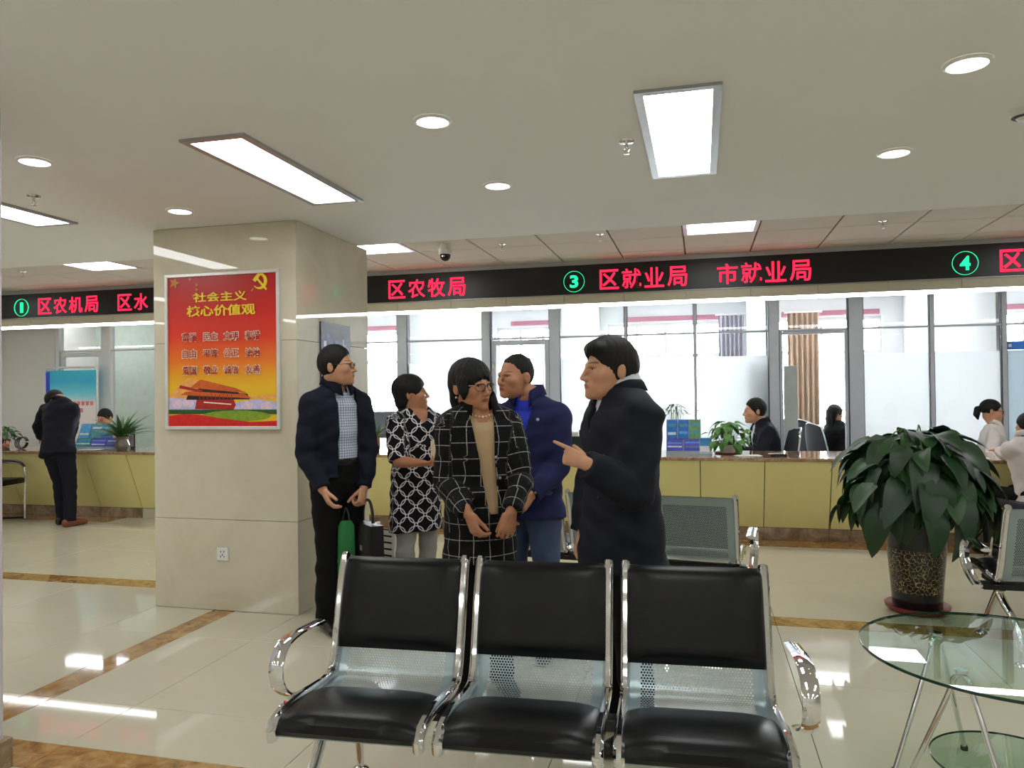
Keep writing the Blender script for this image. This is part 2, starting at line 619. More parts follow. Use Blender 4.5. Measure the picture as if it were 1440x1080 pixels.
for i in range(len(mx) - 1):
    x0, x1 = mx[i][1] + 0.007, mx[i + 1][0] - 0.007
    xm = (x0 + x1) / 2
    fm = 'frame_white' if xm < -7 else 'frame_grey'
    MB().cbox(x0, x1, YP - 0.035, YP + 0.035, ZT - 0.012, ZT + 0.012, 0.003).build('transom', fm, part)
    MB().cbox(x0, x1, YP - 0.035, YP + 0.035, ZTOP - 0.06, ZTOP, 0.003).build('head_rail', fm, part)
    MB().box(x0 + 0.001, x1 - 0.001, YP - 0.004, YP + 0.004, ZT + 0.013, ZTOP - 0.061).build('pane', 'office_glass', part)
    isdoor = [k for k, d in enumerate(door_x) if abs(d - xm) < 0.2]
    if isdoor:
        k = isdoor[0]
        dn = link('door_%d' % (k + 1), None, None, (xm, YP, 0))
        dn['kind'] = 'structure'
        dn['label'] = ('glazed grey framed door left of the standing blue jacket man', 'open glazed doorway showing brown curtain and office window', 'white framed glazed door behind the blue banner')[k]
        w = (x1 - x0) / 2
        fmt = 'frame_white' if k == 2 else 'frame_grey'
        if k == 1:      # stands open: only the jamb and the leaf swung into the office
            MB().cbox(-w, -w + 0.035, -0.03, 0.03, 0.002, ZT - 0.014, 0.003).build('jamb', fmt, dn)
            MB().cbox(w - 0.035, w, -0.03, 0.03, 0.002, ZT - 0.014, 0.003).build('jamb', fmt, dn)
            MB().cbox(-w + 0.04, w - 0.04, -0.03, 0.03, ZT - 0.05, ZT - 0.014, 0.003).build('door_head', fmt, dn)
            continue
        lf = link('door_leaf', None, dn)
        for s in (-1, 1):
            MB().cbox(*sorted((s * (w - 0.002), s * (w - 0.06))), -0.025, 0.025, 0.01, ZT - 0.02, 0.003).build('stile', fmt, lf)
        for z0, z1 in ((0.01, 0.12), (ZT - 0.085, ZT - 0.02)):
            MB().cbox(-w + 0.061, w - 0.061, -0.025, 0.025, z0, z1, 0.003).build('rail', fmt, lf)
        MB().box(-w + 0.06, w - 0.06, -0.004, 0.004, 0.12, ZT - 0.085).build('pane', 'office_glass', lf)
        MB().cbox(-w + 0.012, -w + 0.05, -0.034, -0.025, 1.72, 1.80, 0.002).build('hinge_plate', 'steel', lf)
        continue
    MB().box(x0 + 0.001, x1 - 0.001, YP - 0.004, YP + 0.004, 0.03, ZT - 0.013).build('pane', 'office_glass', part)
    MB().cbox(x0, x1, YP - 0.035, YP + 0.035, 0.0, 0.03, 0.003).build('sill_rail', fm, part)
    if -3.9 < xm < 3.3 or xm > 3.3:
        fl = 'blue_film' if xm > 3.2 else 'frosted_film'
        f0, f1 = x0 + 0.004, x1 - 0.004
        MB().box(f0, f1, YP + 0.0045, YP + 0.0065, 0.04, 1.815).build('frosted_film', fl, part)
# white wall section at far left
MB().box(XL, xa0 - 0.008, YP - 0.05, YP + 0.05, 0.0, ZTOP).build('wall_section', 'wall_paint', part)

# ---------------------------------------------------------------- offices behind the partition
OC = 2.97
oc = struct('ceiling', 'white tiled ceiling of the offices behind the glass', MB().box(XL, XR + 1, YS + 0.301, YW + 0.3, OC + 0.02, OC + 0.2), 'office_wall')
tm = MB().cbox(-0.594, 0.594, -0.294, 0.294, 0, 0.02, 0.003).mesh('ceiling_tile', mat('office_tile', (232, 232, 230), 0.8))
lights_off = []
for i in range(-5, 9):
    for j in range(9):
        xc, yc = -3.9 + 1.2 * i, YS + 0.62 + 0.6 * j
        if xc > 6.4:
            continue
        if (i % 2 == 1) and j in (4, 7):
            lights_off.append((xc, yc))  # far left ones are added, to brighten the left office
        else:
            link('ceiling_tile', tm, oc, (xc, yc, OC))
for xx, ya in ((-1.77, YP + 0.07), (0.80, YP + 0.07), (3.21, YP + 0.06), (-3.80, YP + 0.07), (5.55, YP + 0.07), (-7.30, YP + 0.06)):
    struct('wall_divider', None, MB().box(xx - 0.05, xx + 0.05, ya, YW, 0, OC), 'office_wall')
struct('wall_office', 'pale green office wall behind the left door', MB().box(XL, -7.36, 11.4, 11.5, 0, OC), mat('green_wall', (196, 208, 196), 0.8))

# window wall: piers, lintel, sill and windows with frames
bays = [(-7.2, -3.9), (-3.62, -1.90), (-1.60, 0.42), (1.02, 2.86), (3.45, 5.4)]
b = MB()
edges = [XL] + [v for p in bays for v in p] + [XR + 1]
for i in range(0, len(edges), 2):
    b.box(edges[i], edges[i + 1], YW, YW + 0.25, 0.0, OC)
wall_w = struct('wall_windows', 'white office wall with wide windows', b, 'office_wall')
for x0, x1 in bays:
    MB().box(x0, x1, YW, YW + 0.25, 2.60, OC).build('lintel', 'office_wall', wall_w)
    MB().box(x0, x1, YW, YW + 0.25, 0.0, 0.55).build('apron', 'office_wall', wall_w)
for n, (x0, x1) in enumerate(bays):
    w = link('window_%d' % (n + 1), None, None, ((x0 + x1) / 2, YW + 0.1, 0.55))
    w['kind'] = 'structure'
    hw = (x1 - x0) / 2
    MB().cbox(-hw, hw, -0.03, 0.03, 0.0, 0.06, 0.004).build('frame_rail', 'frame_white', w)
    MB().cbox(-hw, hw, -0.03, 0.03, 1.99, 2.05, 0.004).build('frame_rail', 'frame_white', w)
    MB().cbox(-hw, hw, -0.03, 0.03, 1.44, 1.50, 0.004).build('frame_transom', 'frame_white', w)
    for k in range(5):
        xx = -hw + (2 * hw - 0.05) * k / 4
        MB().cbox(xx, xx + 0.05, -0.032, 0.032, 0.061, 1.989, 0.004).build('frame_stile', 'frame_white', w)
    MB().box(-hw, hw, -0.003, 0.003, 0.05, 2.0).build('pane', 'clear_glass', w)
    for zz in (0.5, 0.62):
        MB().cbox(-hw, hw, 0.06, 0.09, zz, zz + 0.025, 0.003).build('railing', 'aluminium', w)
# ---------------------------------------------------------------- ceiling fixtures
def panel_light(x, y, z, w, d, label, group, depth=0.012):
    t = thing('ceiling_light_panel', label, 'ceiling light', (x, y, z), 0, group)
    b = MB()
    f = 0.034
    for x0, x1, y0, y1 in ((-w / 2, w / 2, -d / 2, -d / 2 + f), (-w / 2, w / 2, d / 2 - f, d / 2), (-w / 2, -w / 2 + f, -d / 2 + f, d / 2 - f), (w / 2 - f, w / 2, -d / 2 + f, d / 2 - f)):
        b.box(x0, x1, y0, y1, -depth, 0.0)
    b.build('frame', 'aluminium', t)
    MB().box(-w / 2 + f, w / 2 - f, -d / 2 + f, d / 2 - f, -depth * 0.5, -0.0005).build('diffuser', 'panel_glow', t)
    return t


PLBL = {(-2.055, 3.455): 'long rectangular light panel in plaster ceiling before the stone column',
        (-0.07, 3.455): 'rectangular light panel in plaster ceiling right of the picture centre',
        (-4.055, 3.455): 'light panel in plaster ceiling cut by the left pillar'}
for y in (3.455, 0.95, -1.55, -3.9):
    for x in (-8.05, -6.05, -4.055, -2.055, -0.07, 1.92, 3.9, 5.9):
        if y < 3 and x == 5.9:
            continue
        panel_light(x, y, CEIL, 0.325, 1.185, PLBL.get((x, y), 'rectangular light panel in the plaster ceiling outside the picture'), 'light panels in the plaster ceiling')
glb = {3: 'square light panel in tile ceiling above the right half of the sign', -2: 'square light panel in tile ceiling beside the stone column',
       -7: 'square light panel in tile ceiling above sign number one'}
for x, y in GRID_LIGHTS:
    k = round((x + 1.63) / 0.6)
    panel_light(x, y, GRID + 0.010, 0.592, 0.592, glb.get(k, 'square light panel in the tile ceiling outside the picture'), 'light panels in the tile ceiling', 0.010)
for x, y in lights_off:
    panel_light(x, y, OC + 0.018, 1.17, 0.57, 'white light panel in the office ceiling behind the glass', 'office ceiling lights', 0.012)

DL = [(-3.07, 2.935, 'round downlight nearest the left pillar'), (-3.065, 3.965, 'round downlight in front of the stone column'),
      (-1.065, 2.95, 'large round downlight above the waiting people, left of centre'), (-1.06, 3.965, 'small round downlight at ceiling centre behind a larger one'),
      (0.916, 3.955, 'round downlight on the right, farther of the two'), (0.917, 2.935, 'big round downlight nearest the right edge')]
for x, y, lab in DL:
    t = thing('downlight', lab, 'downlight', (x, y, CEIL), 0, 'round ceiling downlights')
    MB().lathe([(0.064, -0.0005), (0.066, -0.010), (0.078, -0.006), (0.080, -0.0005)], 32, cap=False).build('trim_ring', 'white_plastic', t, True)
    MB().lathe([(0.0655, -0.0005), (0.0655, -0.007), (0.02, -0.009)], 32).build('lens', 'down_glow', t, True)


def sprinkler(x, y, z, lab):
    t = thing('sprinkler', lab, 'sprinkler', (x, y, z), 0, 'ceiling sprinklers')
    MB().lathe([(0.036, -0.0005), (0.034, -0.006), (0.012, -0.010)], 20).build('escutcheon', 'chrome', t, True)
    b = MB()
    b.tube([(0, 0, -0.008), (0, 0, -0.03)], 0.008, 10)
    b.tube([(-0.003, 0, -0.028), (-0.012, 0, -0.04), (-0.003, 0, -0.055)], 0.0025, 6)
    b.tube([(0.003, 0, -0.028), (0.012, 0, -0.04), (0.003, 0, -0.055)], 0.0025, 6)
    b.build('sprinkler_body', 'chrome', t, True)
    MB().lathe([(0.014, -0.056), (0.015, -0.058), (0.004, -0.060)], 14).build('deflector', 'chrome', t, True)


sprinkler(-0.312, 3.43, CEIL, 'chrome sprinkler beside the right rectangular light panel')
sprinkler(-3.606, 3.44, CEIL, 'chrome sprinkler above the left cut light panel')
sprinkler(-1.69, 6.45, GRID, 'small sprinkler on tile ceiling right of the dome camera')
sprinkler(1.40, 6.45, GRID, 'small sprinkler on tile ceiling near the right edge')
sprinkler(-0.80, 6.28, GRID, 'small sprinkler on tile ceiling above number three')
sprinkler(-6.80, 6.35, GRID, 'small sprinkler on tile ceiling above number one')

t = thing('smoke_detector', 'round white smoke detector on ceiling at the right edge', 'smoke detector', (1.30, 3.50, CEIL))
MB().lathe([(0.055, -0.0005), (0.055, -0.018), (0.045, -0.030), (0.030, -0.034)], 28).build('housing', 'white_plastic', t, True)
MB().lathe([(0.047, -0.026), (0.048, -0.029), (0.041, -0.0335)], 28).build('vent_ring', 'frame_dark', t, True)
MB().lathe([(0.026, -0.032), (0.024, -0.042), (0.010, -0.044)], 24).build('sensor', 'white_plastic', t, True)

t = thing('dome_camera', 'black and white dome camera under the tile ceiling', 'camera', (-2.17, 6.30, GRID))
MB().lathe([(0.050, -0.0005), (0.052, -0.045), (0.058, -0.05), (0.058, -0.085), (0.05, -0.092)], 28).build('housing', 'white_plastic', t, True)
MB().lathe([(0.048, -0.088), (0.048, -0.10), (0.043, -0.125), (0.028, -0.143), (0.010, -0.150)], 28).build('dome', mat('dome_black', (10, 10, 11), 0.08), t, True)
MB().lathe([(0.013, 0), (0.013, 0.01), (0.008, 0.012)], 16, (0.0, -0.045, -0.118)).build('camera_lens', 'chrome', t, True)

# ---------------------------------------------------------------- LED sign
sg = thing('led_sign', 'long black LED sign board with red and green characters', 'sign', ((XL + XR) / 2, YS, 2.388))
ox = (XL + XR) / 2
MB().box(XL - ox, XR - ox, 0.0, 0.049, 0.006, 0.298).build('display_panel', 'led_board', sg)
b = MB()
b.box(XL - ox, XR - ox, -0.006, 0.049, 0.298, 0.304)
b.box(XL - ox, XR - ox, -0.006, 0.049, 0.0, 0.006)
b.build('edge_trim', 'aluminium', sg)


def led(txt, x0, x1, m, circ=None):
    n = len(txt)
    p = (x1 - x0) / n
    for i, ch in enumerate(txt):
        if ch == ' ':
            continue
        letters(ch, 0.2, m, sg, (x0 + p * (i + 0.5) - ox, -0.002, 0.140), 'led_character', bold=0.0025, fit=(p * 0.86, 0.196))


def led_number(ch, x):
    c = (x - ox, -0.002, 0.135)
    pts = [(c[0] + 0.104 * math.cos(a * math.pi / 20), c[1], c[2] + 0.104 * math.sin(a * math.pi / 20)) for a in range(40)]
    MB().tube(pts, 0.0095, 6, ref=(0, 1, 0), rb=0.002, closed=True).build('led_ring', 'led_green', sg)
    letters(ch, 0.16, 'led_green', sg, c, 'led_number', bold=(0.0015 if ch == '1' else 0.005), fit=((0.044 if ch == '1' else 0.085), 0.128))


led_number('1', -8.049)
led('区农机局', -7.815, -6.915, 'led_red')
led('区水', -6.67, -6.22, 'led_red')
led('区农牧局', -3.24, -2.35, 'led_red')
led_number('3', -1.223)
led('区就业局', -0.98, -0.10, 'led_red')
led('市就业局', 0.15, 1.025, 'led_red')
led_number('4', 2.296)
led('区', 2.555, 2.775, 'led_red')

# ---------------------------------------------------------------- service counter
CXA, CXB = XL + 0.01, XR
sc_ = thing('service_counter', 'long service counter with olive yellow leaning front panels', 'counter', (0, YK, 0))
b = MB()
b.prism([(0.02, 0.0), (0.50, 0.0), (0.50, 0.763), (-0.24, 0.763), (-0.24, 0.74), (0.02, 0.115)], 'x', CXA, CXB)
b.build('counter_body', 'grid_dark', sc_)
k = -18
while True:
    x0 = -0.019 + 0.575 * k
    x1 = x0 + 0.575
    if x1 > CXB:
        break
    if x0 > CXA:
        q = 0.0038
        b = MB()
        b.prism([(-0.262, 0.762), (-0.242, 0.762), (0.018, 0.118), (-0.002, 0.118)], 'x', x0 + q, x1 - q)
        b.build('front_panel', 'counter_panel', sc_)
        b = MB().cbox(x0 + 0.001, x1 - 0.001, -0.004, 0.016, 0.001, 0.113, 0.002)
        b.build('kick_plate', 'floor_tile' if -6.6 < x0 < -5.5 else 'kick_stone', sc_)
    k += 1
wt = MB().cbox(CXA, CXB, YC, 8.08, 0.7645, 0.795, 0.006).build('counter_worktop', 'counter_stone', None)
tag(wt, 'long brown marble worktop on the service counter', 'worktop')

# ---------------------------------------------------------------- poster on the column
PX0, PX1, PZ0, PZ1 = -3.497, -2.636, 1.196, 2.236
PYF = CY0 - 0.022
po = thing('wall_poster', 'red and gold framed slogan poster on the stone column', 'poster', ((PX0 + PX1) / 2, CY0, PZ0))
pw, ph = PX1 - PX0, PZ1 - PZ0
b = MB()
f = 0.022
for x0, x1, z0, z1 in ((-pw / 2, pw / 2, 0, f), (-pw / 2, pw / 2, ph - f, ph), (-pw / 2, -pw / 2 + f, f, ph - f), (pw / 2 - f, pw / 2, f, ph - f)):
    b.cbox(x0, x1, -0.026, -0.001, z0, z1, 0.003)
b.build('frame', mat('poster_frame', (222, 220, 216), 0.3, 0.3), po)


def ramp_mat(name, stops, axis='Z', rough=0.3, span=1.0, noise=0.06):
    m = bpy.data.materials.new(name)
    m.use_nodes = True
    nt = m.node_tree
    bs = nt.nodes['Principled BSDF']
    bs.inputs['Roughness'].default_value = rough
    tc = nt.nodes.new('ShaderNodeTexCoord')
    sp = nt.nodes.new('ShaderNodeSeparateXYZ')
    nt.links.new(tc.outputs['Object'], sp.inputs[0])
    nz = nt.nodes.new('ShaderNodeTexNoise')
    nz.inputs['Scale'].default_value = 4
    nt.links.new(tc.outputs['Object'], nz.inputs['Vector'])
    ma = nt.nodes.new('ShaderNodeMath')
    ma.operation = 'MULTIPLY_ADD'
    ma.inputs[1].default_value = noise
    nt.links.new(nz.outputs['Fac'], ma.inputs[0])
    dv = nt.nodes.new('ShaderNodeMath')
    dv.operation = 'DIVIDE'
    dv.inputs[1].default_value = span
    nt.links.new(sp.outputs[axis], dv.inputs[0])
    nt.links.new(dv.outputs[0], ma.inputs[2])
    rp = nt.nodes.new('ShaderNodeValToRGB')
    e = rp.color_ramp.elements
    while len(e) < len(stops):
        e.new(0.5)
    for i, (p, c) in enumerate(stops):
        e[i].position = p
        e[i].color = srgb(*c)
    nt.links.new(ma.outputs[0], rp.inputs['Fac'])
    nt.links.new(rp.outputs['Color'], bs.inputs['Base Color'])
    MATS[name] = m
    return m


ramp_mat('poster_print', [(0.0, (236, 196, 40)), (0.30, (238, 190, 30)), (0.46, (236, 120, 20)), (0.62, (226, 50, 14)), (0.78, (205, 22, 12)), (1.0, (176, 14, 12))], span=ph)
MB().box(-pw / 2 + f, pw / 2 - f, -0.014, -0.001, f, ph - f).build('print_sheet', 'poster_print', po)
for nm, c in (('gold', (250, 214, 40)), ('pale', (255, 236, 210)), ('crimson', (170, 14, 30)), ('gate_red', (170, 26, 22)), ('gate_dark', (40, 16, 16)), ('gate_orange', (206, 92, 26)),
              ('mist', (196, 190, 226)), ('hedge', (34, 84, 30)), ('lawn', (130, 160, 36)), ('ribbon', (206, 20, 18)), ('gold_dim', (200, 120, 30)), ('mist_pink', (226, 200, 222)), ('sky_haze', (240, 170, 90))):
    mat('print_' + nm, c, 0.35, var=0.14, scale=40)
_layer = [0]


def shape(pts, m, parent=None, w=None, h=None, y0=-0.0145, name='print_shape'):
    """flat printed shape, points in poster fractions"""
    w, h, parent = w or pw, h or ph, parent or po
    _layer[0] += 1
    y = y0 - 0.00008 * _layer[0]
    MB().add([((u - 0.5) * w, y, v * h) for u, v in pts], [tuple(range(len(pts)))]).build(name, m, parent, fix=False)


def blob(u, v, a, bb, n=20):
    return [(u + a * math.cos(2 * math.pi * k / n), v + bb * math.sin(2 * math.pi * k / n)) for k in range(n)]


u0, u1 = 0.027, 0.973
shape([(u0, 0.22), (0.20, 0.33), (0.40, 0.30), (0.75, 0.21), (u1, 0.22), (u1, 0.19), (u0, 0.19)], 'print_sky_haze')
shape([(u0, 0.115), (u1, 0.115), (u1, 0.17), (0.8, 0.19), (0.6, 0.17), (0.35, 0.20), (0.2, 0.195), (u0, 0.205)], 'print_mist')
for uu, vv in ((0.10, 0.165), (0.2, 0.17), (0.72, 0.15), (0.88, 0.145)):
    shape(blob(uu, vv, 0.05, 0.028), 'print_mist_pink')
shape([(0.26, 0.13), (0.60, 0.125), (0.62, 0.155), (0.60, 0.19), (0.28, 0.205)], 'print_gate_red')
shape([(0.18, 0.19), (0.74, 0.19), (0.72, 0.225), (0.40, 0.245), (0.20, 0.225)], 'print_gate_dark')
shape([(0.13, 0.222), (0.76, 0.195), (0.70, 0.222), (0.42, 0.252), (0.18, 0.242)], 'print_gate_orange')
shape([(0.26, 0.243), (0.66, 0.222), (0.62, 0.248), (0.30, 0.268)], 'print_gate_dark')
shape([(0.22, 0.268), (0.72, 0.228), (0.62, 0.262), (0.32, 0.318), (0.30, 0.315)], 'print_gate_orange')
shape([(0.12, 0.265), (0.32, 0.235), (0.33, 0.25), (0.13, 0.285)], 'print_gate_red')
for k_ in range(9):
    uu = 0.30 + 0.035 * k_
    shape([(uu, 0.192), (uu + 0.006, 0.192), (uu + 0.006, 0.222), (uu, 0.224)], 'print_gate_red')
shape([(0.34, 0.178), (0.58, 0.163), (0.58, 0.156), (0.34, 0.170)], 'print_pale')
shape([(u0, 0.10), (u1, 0.095), (u1, 0.125), (u0, 0.128)], 'print_hedge')
shape(blob(0.62, 0.086, 0.30, 0.035), 'print_lawn')
shape([(u0, 0.021), (u1, 0.021), (u1, 0.055), (0.75, 0.048), (0.5, 0.07), (0.3, 0.095), (0.15, 0.10), (u0, 0.088)], 'print_ribbon')
# hammer and sickle emblem
c0, cv, rr = 0.835, 0.930, 0.062
asp = pw / ph
arc_o = [(c0 + rr * math.cos(a), cv + rr * asp * math.sin(a)) for a in [math.radians(d_) for d_ in range(-140, 105, 12)]]
arc_i = [(c0 - 0.012 + rr * 0.74 * math.cos(a), cv + rr * 0.76 * asp * math.sin(a)) for a in [math.radians(d_) for d_ in range(96, -150, -12)]]
for i in range(min(len(arc_o), len(arc_i)) - 1):
    q = [arc_o[i], arc_o[i + 1], arc_i[-2 - i], arc_i[-1 - i]]
    shape(q, 'print_gold', name='emblem_sickle')
shape([(c0 - 0.06, cv - 0.046), (c0 - 0.048, cv - 0.036), (c0 - 0.066, cv - 0.058), (c0 - 0.078, cv - 0.062)], 'print_gold', name='emblem_sickle')
shape([(c0 - 0.034, cv + 0.014), (c0 - 0.022, cv + 0.026), (c0 + 0.062, cv - 0.050), (c0 + 0.050, cv - 0.060)], 'print_gold', name='emblem_hammer')
shape([(c0 - 0.062, cv + 0.010), (c0 - 0.012, cv + 0.052), (c0 + 0.012, cv + 0.040), (c0 - 0.038, cv - 0.006)], 'print_gold', name='emblem_hammer')


def star(u, v, r):
    return [(u + (r if k % 2 == 0 else r * 0.42) * math.sin(k * math.pi / 5 + 0.3), v + (r if k % 2 == 0 else r * 0.42) * asp * math.cos(k * math.pi / 5 + 0.3)) for k in range(10)]


shape(star(0.085, 0.945, 0.05), 'print_gold_dim')
for uu, vv in ((0.225, 0.965), (0.285, 0.925), (0.285, 0.895), (0.255, 0.855)):
    shape(star(uu, vv, 0.018), 'print_gold_dim')
PY = -0.0195


def print_text(s, u, v, wf, hf, m, bold=0.0, y=PY):
    letters(s, 0.1, m, po, ((u - 0.5) * pw, y, v * ph), 'lettering', bold=bold, extrude=0.0002, fit=(wf * pw, hf * ph))


print_text('社会主义', 0.49, 0.845, 0.47, 0.062, 'print_gold', 0.0022)
print_text('核心价值观', 0.495, 0.757, 0.60, 0.072, 'print_gold', 0.0026)
rows = (('富强', '民主', '文明', '和谐'), ('自由', '平等', '公正', '法治'), ('爱国', '敬业', '诚信', '友善'))
for r_, ws in enumerate(rows):
    for c_, wd in enumerate(ws):
        uu, vv = (0.218, 0.405, 0.584, 0.771)[c_], (0.592, 0.485, 0.378)[r_]
        print_text(wd, uu, vv, 0.136, 0.062, 'print_pale', 0.0055, PY)
        print_text(wd, uu, vv, 0.124, 0.053, 'print_crimson', 0.0012, PY - 0.0008)

# socket on the column
t = thing('wall_socket', 'white square power socket low on the stone column', 'socket', (-3.077, CY0, 0.374))
MB().cbox(-0.043, 0.043, -0.010, -0.0005, -0.043, 0.043, 0.004).build('face_plate', 'white_plastic', t)
b = MB()
for x_, z_ in ((-0.012, 0.016), (0.012, 0.016), (-0.013, -0.016), (0.013, -0.016), (0.0, -0.004)):
    b.box(x_ - 0.003, x_ + 0.003, -0.0106, -0.0098, z_ - 0.006, z_ + 0.006)
b.build('socket_hole', 'black_plastic', t)

# dark blue poster on the side of the column
sp_ = thing('wall_poster', 'dark blue city poster on the right side of the column', 'poster', (CX1, 4.91, 1.24))
ramp_mat('night_print', [(0.0, (36, 40, 70)), (0.5, (60, 66, 104)), (0.8, (52, 60, 96)), (1.0, (30, 36, 54))], span=0.68)
MB().box(0.0006, 0.012, -0.22, 0.22, 0.0, 0.68).build('print_sheet', 'night_print', sp_)
for nm, c in (('a', (120, 140, 190)), ('b', (84, 100, 150)), ('c', (186, 196, 220))):
    mat('city_' + nm, c, 0.4)
rnd = random.Random(4)
for k_ in range(14):
    y_ = -0.19 + 0.38 * rnd.random()
    z_ = 0.46 + 0.15 * rnd.random()
    MB().box(0.012, 0.0123 + 0.00005 * k_, y_ - 0.012 - 0.02 * rnd.random(), y_ + 0.012, z_ - 0.05, z_).build('print_shape', 'city_' + rnd.choice('aabbc'), sp_)
letters('服务', 0.1, 'city_c', sp_, (0.0135, 0.045, 0.435), face='+x', bold=0.001, extrude=0.0002, fit=(0.17, 0.075))

# blue banner stand behind the counter on the left
YBN = 9.08
p0, p1 = at(63, 600, YBN), at(137, 516, YBN)
bw = p1.x - p0.x
bn = thing('banner_stand', 'blue and white banner in a white frame behind the counter', 'banner', ((p0.x + p1.x) / 2, YBN, 0))
zt = p1.z
ramp_mat('banner_print', [(0.0, (236, 226, 220)), (0.74, (236, 226, 220)), (0.82, (120, 214, 226)), (0.92, (48, 178, 216)), (1.0, (60, 196, 224))], span=zt, noise=0.06)
MB().box(-bw / 2 + 0.03, bw / 2 - 0.03, -0.006, 0.006, 0.25, zt - 0.04).build('print_sheet', 'banner_print', bn)
fr = [(-bw / 2, 0, 0.02), (-bw / 2, 0, zt - 0.05), (-bw / 2 + 0.05, 0, zt), (bw / 2 - 0.05, 0, zt), (bw / 2, 0, zt - 0.05), (bw / 2, 0, 0.02)]
MB().tube(fr, 0.016, 10, ref=(0, 1, 0)).build('frame', 'frame_white', bn, True)
MB().cbox(-bw / 2 - 0.02, bw / 2 + 0.02, -0.17, 0.17, 0.0, 0.02, 0.004).build('foot', 'frame_white', bn)
mat('banner_red', (214, 120, 120), 0.5)
for r_, (zz, n_) in enumerate(((1.33, 7), (1.23, 3))):
    for k_ in range(n_):
        MB().box(-0.11 + 0.075 * k_ + 0.12 * r_, -0.055 + 0.075 * k_ + 0.12 * r_, -0.0075, -0.0062, zz - 0.03, zz + 0.03).build('print_shape', 'banner_red', bn)
MB().box(-bw / 2 + 0.031, -bw / 2 + 0.10, -0.0072, -0.0061, 1.40, zt - 0.06).build('print_shape', mat('banner_blue', (40, 60, 200), 0.4), bn)

# blue plaque on the glass at the far right
q0, q1 = at(1415, 492, YP - 0.02), at(1452, 479, YP - 0.02)
bp_ = thing('door_plaque', 'bright blue rounded plaque on glass at the right edge', 'plaque', ((q0.x + q1.x) / 2, YP - 0.006, q0.z))
MB().cbox(-(q1.x - q0.x) / 2, (q1.x - q0.x) / 2, -0.02, 0.0, 0, q1.z - q0.z, 0.009).build('plate', mat('plaque_blue', (40, 120, 224), 0.3), bp_)
MB().cbox(-(q1.x - q0.x) / 2 + 0.02, -(q1.x - q0.x) / 2 + 0.05, -0.0215, -0.02, 0.03, q1.z - q0.z - 0.03, 0.0005).build('white_edge', 'white_plastic', bp_)
# ---------------------------------------------------------------- waiting benches
def catmull(pts, n=6):
    P = [Vector(p) for p in pts]
    P = [P[0] * 2 - P[1]] + P + [P[-1] * 2 - P[-2]]
    out = []
    for i in range(1, len(P) - 2):
        for k in range(n):
            t = k / n
            a, b_, c, d = P[i - 1], P[i], P[i + 1], P[i + 2]
            out.append(0.5 * ((2 * b_) + (c - a) * t + (2 * a - 5 * b_ + 4 * c - d) * t * t + (3 * b_ - a - 3 * c + d) * t ** 3))
    out.append(P[-2])
    return out


mat('seat_steel', (150, 166, 170), 0.32, 0.55, var=0.03, scale=10)
mat('leatherette', (6, 7, 8), 0.33, var=0.15, scale=30, bump=0.06, bscale=220, spec=0.26)
mat('foot_rubber', (60, 58, 56), 0.5)
PROF = catmull([(-0.283, 0.372, 0), (-0.290, 0.392, 0), (-0.268, 0.412, 0), (-0.17, 0.420, 0), (-0.03, 0.404, 0), (0.085, 0.396, 0), (0.145, 0.416, 0), (0.178, 0.475, 0), (0.205, 0.56, 0), (0.245, 0.70, 0), (0.275, 0.785, 0), (0.290, 0.803, 0)], 8)
_s = [0.0]
for i in range(1, len(PROF)):
    _s.append(_s[-1] + (PROF[i] - PROF[i - 1]).length)
S_TOT = _s[-1]


def prof(s):
    s = max(0.0, min(S_TOT, s))
    i = 0
    while i < len(_s) - 2 and _s[i + 1] < s:
        i += 1
    t = (s - _s[i]) / max(_s[i + 1] - _s[i], 1e-9)
    p = PROF[i].lerp(PROF[i + 1], t)
    d = (PROF[min(i + 2, len(PROF) - 1)] - PROF[max(i - 1, 0)]).normalized()
    return p, Vector((-d.y, d.x, 0))     # point and the normal on the sitter's side


def s_of(cond):
    return next(_s[i] for i, p in enumerate(PROF) if cond(p))


S_BEND = s_of(lambda p: p.x > 0.06)
S_BPAD = s_of(lambda p: p.x > 0.18 and p.y > 0.487)
S_TOPH = s_of(lambda p: p.x > 0.18 and p.y > 0.745)
S_SPAD = s_of(lambda p: p.x > -0.005)


